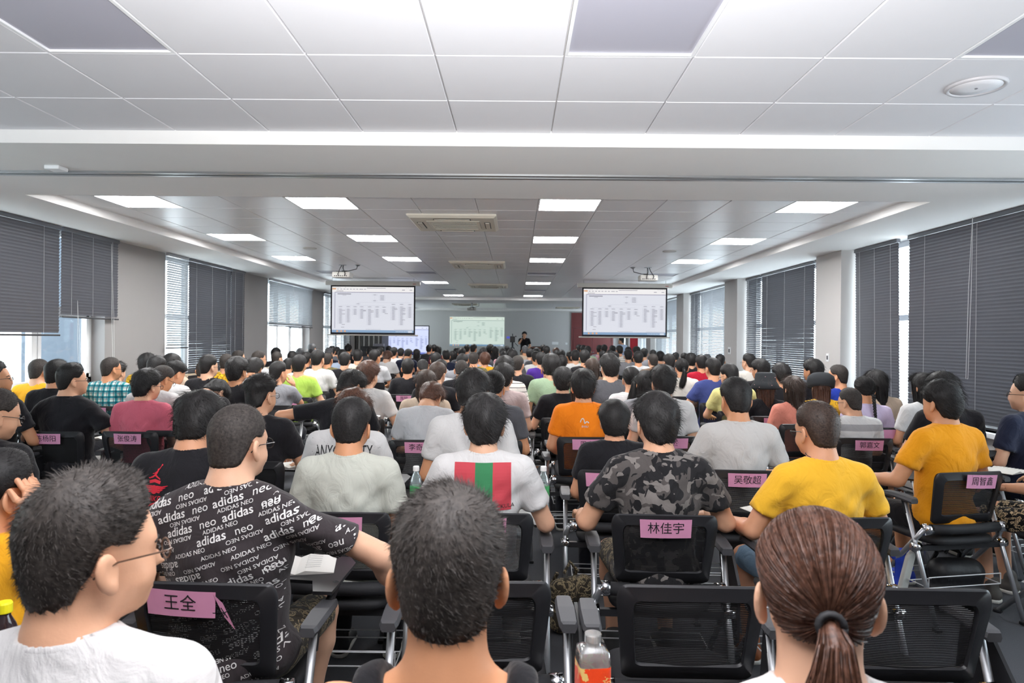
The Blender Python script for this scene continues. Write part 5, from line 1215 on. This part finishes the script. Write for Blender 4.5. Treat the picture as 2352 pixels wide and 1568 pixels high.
def hanging(cx, lab):
    Wd, Ht, zt = 1.80, 1.005, 2.715; t = thing('projection_screen', lab, 'screen', (cx, 15.0, 0), 0, 'hanging projection screens')
    hs_ = MB().rbox((-Wd/2-.14, -.05, zt+.03), (Wd/2+.14, .05, zt+.125), .02).obj('housing', m_hous, t)
    MB().box((Wd/2-.02, -.053, zt+.06), (Wd/2+.05, -.05, zt+.072)).obj('red_logo', mat('logo_red', 'b5433a', .5), hs_)
    for sx in (-1, 1): MB().tube([(sx*(Wd/2), 0, zt+.1), (sx*(Wd/2), 0, ZC)], .006, 6).obj('hanger_rod', m_alu, hs_)
    bd = MB(); z0 = zt-Ht
    for a, b in (((-Wd/2-.032, zt-.0), (Wd/2+.032, zt+.03)), ((-Wd/2-.032, z0-.04), (Wd/2+.032, z0)), ((-Wd/2-.032, z0), (-Wd/2, zt)), ((Wd/2, z0), (Wd/2+.032, zt))): bd.box((a[0], -.004, a[1]), (b[0], .004, b[1]))
    bd.obj('black_border', mat('screen_black', '1c1920', .8), t)
    c = MB().box((-Wd/2, -.003, z0-zt+zt), (Wd/2, .003, zt)).obj('canvas', emis('canvas_w', 'd9dbe4', .70), t)
    e_ = link('slide_page', None, c); e_.location = (0, -.003, (z0+zt)/2)
    # the slide print hangs on the canvas
    bpy.data.objects.remove(e_); n0 = len(c.children); slide(c, Wd, Ht, 'w', .70)
    for ch in c.children: ch.location = (0, -.003, (z0+zt)/2)
    MB().tube([(-Wd/2-.1, 0, z0-.055), (Wd/2+.1, 0, z0-.055)], .016, 8).obj('bottom_bar', m_hous, t)
hanging(-3.155, 'left hanging projection screen with an organisation chart slide'); hanging(2.375, 'right hanging projection screen with an organisation chart slide')
# slide thrown on the end wall and the flat display beside the stage
p0 = at(1033, 727, Y=29.9); p1 = at(1158, 795, Y=29.9); Wd, Ht = p1[0]-p0[0], p0[2]-p1[2]
t = thing('wall_screen', 'pale green projected slide on the end wall behind the stage', 'screen', ((p0[0]+p1[0])/2, 29.97, 0)); zc = (p0[2]+p1[2])/2
c = MB().box((-Wd/2, -.004, zc-Ht/2), (Wd/2, .02, zc+Ht/2)).obj('canvas', emis('canvas_g', 'cfdfd6', .66), t); slide(c, Wd, Ht, 'g', .66)
for ch in c.children: ch.location = (0, -.004, zc)
t = thing('display_board', 'bluish flat display board partly behind the left hanging screen', 'display', (-4.02, 24.6, 0)); Wd, Ht, zc = 1.72, 1.0, 1.53
MB().rbox((-Wd/2-.03, 0, zc-Ht/2-.04), (Wd/2+.03, .07, zc+Ht/2+.03), .01).obj('bezel', mat('display_bezel', '3a3c44', .4), t)
c = MB().box((-Wd/2, -.004, zc-Ht/2), (Wd/2, .002, zc+Ht/2)).obj('panel', emis('canvas_b', 'd3dcff', .72), t); slide(c, Wd, Ht, 'b', .70)
for ch in c.children: ch.location = (0, -.005, zc)
for sx in (-.5, .5): MB().box((sx-.03, .03, .04), (sx+.03, .08, zc-Ht/2)).box((sx-.05, -.25, 0), (sx+.05, .35, .05)).obj('stand_leg', m_blk, t)
# ---------------------------------------------------------------- ceiling fittings
m_ac = mat('warm_white_plastic', 'd9d2c3', .45)
def cassette(x0, y0, lab, detail=True):
    t = thing('air_conditioner', lab, 'air conditioner', (x0+.475, y0+.475, ZC), 0, 'ceiling cassette air conditioners'); a = .475
    sq = lambda r, z: [(-r, -r, z), (r, -r, z), (r, r, z), (-r, r, z)]
    MB().loft([sq(a, .0), sq(a, -.022), sq(a-.03, -.045), sq(.29, -.05), sq(.285, -.03)], cap=False).obj('fascia', m_ac, t)
    g = MB().box((-.25, -.24, -.050), (.25, .24, -.046)).obj('grille', m_dark, t)
    gf = MB()
    for (p, q) in (((-.285, -.285), (.285, -.24)), ((-.285, .24), (.285, .285)), ((-.285, -.24), (-.25, .24)), ((.25, -.24), (.285, .24))): gf.box((p[0], p[1], -.054), (q[0], q[1], -.03))
    gf.obj('grille_frame', m_ac, t)
    for k in range(9 if detail else 5):
        y = -.22+.055*k if detail else -.2+.1*k; MB().box((-.25, y-.005, -.0535), (.25, y+.005, -.050)).obj('grille_slat', m_ac, t)
    for k in range(4):
        R_ = Matrix.Rotation(k*PI/2, 4, 'Z'); b = MB().box((-.2, -.40, -.052), (.2, -.335, -.049)); v = MB().box((-.19, -.392, -.056), (.19, -.345, -.050))
        b.xf(R_).obj('air_outlet', m_dark, t); v.xf(R_ @ Matrix.Translation((0, 0, -.002))).obj('louver', m_ac, t)
cassette(-1.17, 7.18, 'nearest square ceiling air conditioner with a slatted grille'); cassette(-1.15, 11.5, 'second square ceiling air conditioner down the hall'); cassette(-1.16, 16.2, 'third ceiling air conditioner before the far soffit', False); cassette(-2.4, 25.3, 'ceiling air conditioner above the stage on the left', False); cassette(1.6, 27.2, 'ceiling air conditioner above the stage on the right', False)
sp_ = thing('ceiling_speaker', 'round white ceiling speaker with a dark centre screw', 'speaker', (2.335, 3.5, ZC)); MB().lathe([(.138, 0), (.138, -.012), (.13, -.02), (.118, -.016), (.117, -.01)], 40).obj('rim', mat('speaker_rim', 'c4c2c6', .45), sp_, True); MB().lathe([(.117, -.008), (.116, -.014), (.05, -.018), (0, -.019)], 40).obj('grille', mat('speaker_grille', 'e3e2e6', .5), sp_, True); MB().lathe([(.007, -.016), (.007, -.022), (0, -.023)], 10).obj('screw', mat('screw_grey', '6d6c72', .4), sp_)
for k, (x, y) in enumerate([(-3.05, 10.04), (2.24, 10.04)]):
    o = MB().lathe([(.1, 0), (.1, -.012), (.085, -.02), (0, -.022)], 24).obj('ceiling_vent_disc', mat('disc_white', 'cfcdcb', .5)); o.location = (x, y, ZC); tag(o, ['thin round disc speaker on ceiling near the window-side lights', 'thin round disc speaker on ceiling near the column-side lights'][k], 'speaker')
o = MB().rbox((-.055, -.055, -.028), (.055, .055, 0), .008).obj('ceiling_sensor', m_frame); o.location = (-3.37, 4.97, ZS); tag(o, 'small square white sensor under the near soffit', 'sensor')
def projector(x, y, z, lab, flip=1):
    t = thing('projector', lab, 'projector', (x, y, z), 0, 'ceiling projectors')
    MB().rbox((-.16, -.13, -.05), (.16, .13, .05), .02).obj('body', mat('projector_white', 'cfccc6', .45), t)
    MB().tube([(0, 0, .05), (0, 0, ZC-z)], .018, 8).obj('mount_pole', m_alu, t); MB().lathe([(.07, 0), (.07, -.012), (.03, -.02)], 16, (0, 0, ZC-z)).obj('mount_plate', m_alu, t)
    MB().box((-.09, -.09, .048), (.09, .09, .062)).obj('bracket', m_blk, t)
    b = MB()
    for k in range(7): b.box((-.12+.035*k, -.133, -.03), (-.10+.035*k, -.129, -.015))
    b.obj('ports', m_dark, t); MB().tube([(0, .13, 0), (0, .16, 0)], .04, 16).obj('lens', m_dark, t)
    c = MB(); c.tube([(.02, -.02, ZC-z-.01), (.03, -.09, .12), (.08, -.15, .02), (.07, -.135, -.02)], .007, 6).tube([(-.01, -.02, ZC-z-.01), (-.02, -.12, .10), (-.05, -.15, .0), (-.04, -.135, -.02)], .006, 6).tube([(flip*.27, .0, ZC-z-.01), (flip*.26, -.03, .11), (flip*.12, -.06, .07), (0, -.05, .07)], .007, 6).obj('cables', m_blk, t)
    MB().lathe([(.05, 0), (.05, -.01), (.02, -.03), (.0, -.03)], 14, (flip*.27, 0, ZC-z)).obj('ceiling_outlet', m_alu, t)
projector(-3.14, 12.3, 2.72, 'white projector hung from the ceiling before the left hanging screen'); projector(2.36, 12.3, 2.71, 'white projector hung from the ceiling before the right hanging screen', -1); projector(-1.6, 24.5, 2.66, 'small dark projector hung above the stage')
# ---------------------------------------------------------------- wall switches
for k, (px, py, w, h, lab) in enumerate([(1676, 805, .16, .14, 'double thermostat plate on the second right column'), (1902, 821, .075, .11, 'single white switch on the near right column')]):
    Yc = 13.9 if k == 0 else 9.55; q = at(px, py, X=XC); o = MB().rbox((-.012, -w/2, -h/2), (0, w/2, h/2), .004).obj('wall_switch', m_frame); o.location = (XC, q[1], q[2]); tag(o, lab, 'switch'); MB().box((-.015, -w/4, -h/4), (-.012, w/4, h/4)).obj('rocker', mat('switch_grey', 'b9b7b5' if k else '3c3d44', .4), o)
# ---------------------------------------------------------------- the front of the hall
lec = thing('lectern', 'brown wooden lectern beside the presenter', 'lectern', (.86, 27.4, .17)); mw = mat('lectern_wood', '8a5a44', .5, noise=.2, nscale=12, stretch=(1, 1, .1))
MB().loft([[(-.3, -.2, 0), (.3, -.2, 0), (.3, .2, 0), (-.3, .2, 0)], [(-.3, -.2, 1.02), (.3, -.2, 1.02), (.3, .2, 1.1), (-.3, .2, 1.1)]]).obj('cabinet', mw, lec); MB().box((-.34, -.24, 1.1), (.34, .24, 1.13)).obj('top', mw, lec); MB().box((-.2, -.1, 1.13), (.15, .15, 1.15)).obj('laptop', m_blk, lec); MB().box((-.08, -.206, .6), (.08, -.2, .76)).obj('emblem', mat('lectern_red', '9c3b33', .5), lec)
tp = thing('video_camera', 'black video camera on a tall tripod left of the presenter', 'camera', (-.13, 25.2, 0))
for k in range(3):
    a = 2*PI*k/3+.5; MB().tube([(.05*math.cos(a), .05*math.sin(a), 1.3), (.42*math.cos(a), .42*math.sin(a), 0)], [.022, .014], 8).obj('tripod_leg', m_blk, tp)
MB().tube([(0, 0, 1.2), (0, 0, 1.48)], .04, 10).obj('tripod_head', m_blk, tp); MB().rbox((-.09, -.2, 1.48), (.09, .16, 1.70), .02).obj('camera_body', m_blk, tp); MB().tube([(0, .16, 1.6), (0, .34, 1.6)], [.06, .075], 14).obj('lens', m_blk, tp); MB().box((-.22, -.1, 1.62), (-.1, -.09, 1.70)).obj('viewfinder_screen', emis('viewfinder', '4a4fb0', .8), tp); MB().tube([(0, -.12, 1.72), (0, .0, 1.79), (0, .12, 1.72)], .015, 8).obj('handle', m_blk, tp); MB().tube([(.1, -.2, 1.45), (.2, -.42, 1.35)], .012, 6).obj('pan_bar', m_blk, tp); MB().tube([(.12, -.08, 1.7), (.12, .2, 1.7)], .025, 8).obj('microphone', m_blk, tp)
o = MB().rbox((-.36, -.25, 0), (.36, .25, 1.34), .02).obj('equipment_cabinet', mat('flightcase_black', '1c1c1f', .5)); o.location = (-4.35, 20.9, 0); tag(o, 'black equipment cabinet in front of the folded partition', 'cabinet')
MB().box((-.3, -.256, .1), (.3, -.25, 1.2)).obj('cabinet_door', mat('flightcase_panel', '2c2c30', .4), o); MB().box((.0, -.1, 1.34), (.3, .15, 1.42)).obj('amplifier', mat('amp_grey', '77757f', .4), o)
bn = thing('roll_up_banner', 'narrow red banner standing by the right windows', 'banner', (3.9, 22.6, 0)); MB().box((-.13, -.004, .08), (.13, .004, 2.0)).obj('cloth', mat('banner_red', 'c01f33', .6), bn); MB().box((-.15, -.06, 0), (.15, .06, .08)).obj('base', m_alu, bn)
def standing(lab, x, y, z, rz, sc, pose, yaw, pants, hair='sp', scale=1.0):
    pp = (0, 0, yaw, 0, 0); bm, sm_, pm = meshes(pose, 'stand', .016, 0, True, pp, 0, True); A, B = pose_mats(*pp)
    t = thing('person', lab, 'person', (x, y, z+.43*scale), rz); t.scale = (scale,)*3
    for nm, me, m_ in (('body', bm, SKIN[1]), ('t_shirt', sm_, shirt_mat(sc)), ('trousers', pm, pants)):
        o = link(nm, me, t)
        if not me.materials: me.materials.append(m_)
        setmat(o, m_)
    for An in LEGS['stand']:
        a, b_ = shoes('2a2a2c'); so = link('shoe', a, t, Matrix.Translation(An[2])); link('sole', b_, so)
    style, hm, _ = HAIRS[hair]; hme = hair_for(style, 0, 0); o = link('hair', hme, t, B); setmat(o, hm); link('eyes', EYES, t, B); link('eyebrows', BROWS, t, B); return t
pr = standing('person in black standing on the stage and speaking into a microphone', .33, 27.2, .17, PI, 'bk', 'chinR', 0, fabric('trousers_khaki', 'b09a86'), 'md', .955)
mic = MB().tube([(0, 0, -.09), (0, 0, .05)], [.012, .014], 8).lathe([(.0, .05), (.022, .055), (.026, .075), (.018, .095), (0, .1)], 12).obj('microphone', m_blk); mic.matrix_world = Matrix.Translation((.33-.075*.955, 27.2-.235*.955, .17+(.43+1.125)*.955)) @ Matrix.Rotation(.5, 4, 'X'); tag(mic, 'black handheld microphone in the hand of the presenter', 'microphone')
q = at(1428, 776, Y=24.2); standing('person in pale shirt standing by the right windows, turned to the stage', q[0], 24.2, 0, .5, 'lb', 'lap', -40, LONG, 'sp', .93)
# ---------------------------------------------------------------- bottles, papers, bags
def clear_mat(name, c, tr=.75):
    if name in MATS: return MATS[name]
    m, nt, p, N, Lk = nodes(name); nt.nodes.remove(p); t = N('ShaderNodeBsdfTransparent'); t.inputs[0].default_value = lin(c); g = N('ShaderNodeBsdfGlossy'); g.inputs['Roughness'].default_value = .06; g.inputs[0].default_value = (.9, .92, .94, 1)
    lw = N('ShaderNodeLayerWeight'); lw.inputs[0].default_value = .45; df = N('ShaderNodeBsdfDiffuse'); df.inputs[0].default_value = lin(c); x0 = N('ShaderNodeMixShader'); x0.inputs[0].default_value = .22; Lk(t.outputs[0], x0.inputs[1]); Lk(df.outputs[0], x0.inputs[2]); x = N('ShaderNodeMixShader'); Lk(lw.outputs['Facing'], x.inputs[0]); Lk(x0.outputs[0], x.inputs[1]); Lk(g.outputs[0], x.inputs[2]); Lk(x.outputs[0], nt.nodes['Material Output'].inputs[0]); MATS[name] = m; return m
def bottle(x, y, z, cap, label_col, lab, drink=None, k=1.0):
    t = thing('water_bottle', lab, 'bottle', (x, y, z), random.uniform(0, 3)); prof = [(.028, 0), (.031, .004), (.031, .03), (.029, .035), (.031, .04), (.031, .06), (.0295, .062), (.0295, .12), (.031, .124), (.03, .14), (.022, .165), (.0125, .185), (.0125, .2)]
    MB().lathe([(a*k, b*k) for a, b in prof], 20).obj('bottle_body', drink or clear_mat('clear_plastic', 'd9e6ea'), t, True)
    MB().lathe([(.031*k, .063*k), (.0312*k, .064*k), (.0312*k, .118*k), (.031*k, .119*k)], 20).obj('paper_label', label_col, t, True); MB().lathe([(.0155*k, .192*k), (.016*k, .194*k), (.016*k, .212*k), (.014*k, .216*k), (0, .216*k)], 16).obj('cap', cap, t)
mg = mat('bottle_label_green', '3f9a5a', .5, noise=.5, nscale=60); mcw = mat('cap_white', 'ecebea', .4)
TZ = .7345
bottle(-.495, 3.42, TZ, mcw, mg, 'white-capped water bottle with green label left of the white t-shirt print'); bottle(.145, 3.45, TZ, mcw, mg, 'white-capped water bottle with green label right of the white t-shirt print')
bottle(.235, 9.46, TZ, mat('cap_blue', '3f8fd0', .4), mat('bottle_label_blue', '4a8fd6', .5, noise=.5, nscale=60), 'blue-capped water bottle far up the aisle'); bottle(-1.20, 1.60, TZ, mat('cap_yellow', 'efe21e', .4), mat('cola_dark', '2a1d1b', .2), 'yellow-capped bottle with dark drink at the photo edge', mat('cola_liquid', '2c1f22', .1, spec=.8), 1.05)
t = thing('juice_bottle', 'square clear bottle with orange-red fruit-patterned label', 'bottle', (.168, 1.44, TZ), .12); sqr = lambda r, z, c=.3: [(r*math.copysign(abs(math.cos(a))**c, math.cos(a)), r*math.copysign(abs(math.sin(a))**c, math.sin(a)), z) for a in [2*PI*(k+.5)/24 for k in range(24)]]
mj = fabric('juice_label', 'f04a1c', 'blotch', 'f6d27e', 16); mj.node_tree.nodes['Principled BSDF'].inputs['Roughness'].default_value = .35
MB().loft([sqr(.031, 0), sqr(.033, .004), sqr(.033, .19), sqr(.031, .205), sqr(.022, .212, .6), sqr(.017, .216, 1), sqr(.0165, .236, 1)]).obj('bottle_body', clear_mat('milky_plastic', 'f0efec'), t, True); MB().loft([sqr(.0335, .012), sqr(.0338, .014), sqr(.0338, .176), sqr(.0335, .178)], cap=False).obj('paper_label', mj, t, True); MB().loft([sqr(.0185, .222, 1), sqr(.0185, .236, 1), sqr(.017, .238, 1)]).obj('cap', clear_mat('clear_cap', 'e6e3e0'), t)
o = MB().lathe([(.032, 0), (.034, .005), (.034, .18), (.0, .18)], 20).obj('thermos_cup', mat('thermos_black', '26262a', .35)); o.location = (-1.165, 5.72, TZ); tag(o, 'dark thermos cup with steel rim on the tablet of the leaning person', 'cup'); MB().lathe([(.0345, .17), (.035, .172), (.035, .2), (.03, .206), (0, .206)], 20).obj('steel_lid', m_alu, o)
mp_ = mat('white_paper', 'e6e3dc', .85, noise=.03, nscale=60)
def notebook(x, y, z, rz, lab, k=1.0):
    t = thing('open_notebook', lab, 'notebook', (x, y, z), rz, 'open notebooks on the tablets')
    for sg in (-1, 1):
        rings = []
        for y_ in (-.1*k, .1*k): rings.append([(0, y_, .002), (sg*.035*k, y_, .014), (sg*.09*k, y_, .008), (sg*.135*k, y_, .003), (sg*.135*k, y_, .0), (0, y_, 0)])
        b = MB().loft(rings); b.obj('page_block', mp_, t)
    b = MB()
    for q in range(7): b.box((.03*k, .08*k-.023*q*k, .0142), (.085*k, .081*k-.023*q*k+.001, .0146))
    b.obj('handwriting', mat('pencil_grey', '7c7a78', .8), t)
for i, lab, k in ((47, 'open notebook on the tablet beside the slogan t-shirt', 1.0), (25, 'white papers on the tablet of the shaved-sides black t-shirt', .9), (44, 'notebook under the leaning black t-shirt with elbow out', .9), (5, 'yellowish open book before the heavy-set black t-shirt', .9), (13, 'open notebook before the faded red t-shirt', .9), (157, 'open notebook before the banded white t-shirt', .9), (161, 'open notebook before the black t-shirt leaning on tablet', .9), (153, 'white booklet before the coral t-shirt', .9), (0, 'notebook before the person propping the head', 1.0)):
    t_ = BUILT[i][0].location; notebook(t_.x+.11, t_.y+.34, TZ, random.uniform(-.2, .2), lab, k)
t_ = BUILT[164][0].location; notebook(t_.x-.02, t_.y+.40, TZ+.002, .3, 'open booklet held out left of the yellow t-shirt', 1.15)
t_ = BUILT[165][0].location; notebook(t_.x-.22, t_.y+.28, .80, .5, 'booklet in the hand of the floral-shorts person', .9)
def bag(x, y, m, lab, s=1.0, rz=0):
    t = thing('backpack', lab, 'bag', (x, y, 0), rz); S_ = Sculpt((-.22, -.16, -.02), (.22, .16, .42), .016); S_.cone((-.09, 0, .09), (.09, 0, .09), .09, .09, .03).cone((-.08, .01, .24), (.08, .01, .24), .08, .08, .06).cone((-.06, -.08, .1), (.06, -.08, .1), .05, .05, .02).clip((0, 0, .0), (0, 0, -1)); v, q = S_.mesh(); link('bag_body', npmesh('bag_body', v*s, q, m), t); MB().tube([(-.05*s, .03, .34*s), (0, .04, .40*s), (.05*s, .03, .34*s)], .009, 6).obj('handle', m, t)
    for sg in (-1, 1): MB().tube([(sg*.07*s, .08*s, .33*s), (sg*.09*s, .15*s, .2*s), (sg*.08*s, .09*s, .04*s)], .012, 6).obj('strap', m, t)
bag(2.62, 4.05, mat('bag_black', '1a1a1d', .5, bump=.3, bscale=30), 'black bag on the floor under the orange-yellow t-shirt chair'); bag(.33, 3.75, SHORT_C, 'camouflage backpack beside the aisle chair', .9, .5); bag(2.28, 7.62, mat('bag_blue', '2f6fb5', .6), 'blue bag on the floor near the pale yellow t-shirt', .8)
if 0:
    from collections import Counter
    ct = Counter()
    for me in bpy.data.meshes: ct[me.name.split('.')[0]] += sum(len(p.vertices)-2 for p in me.polygons)
    print('TRIS', sum(ct.values()), len(bpy.data.objects), ct.most_common(14))
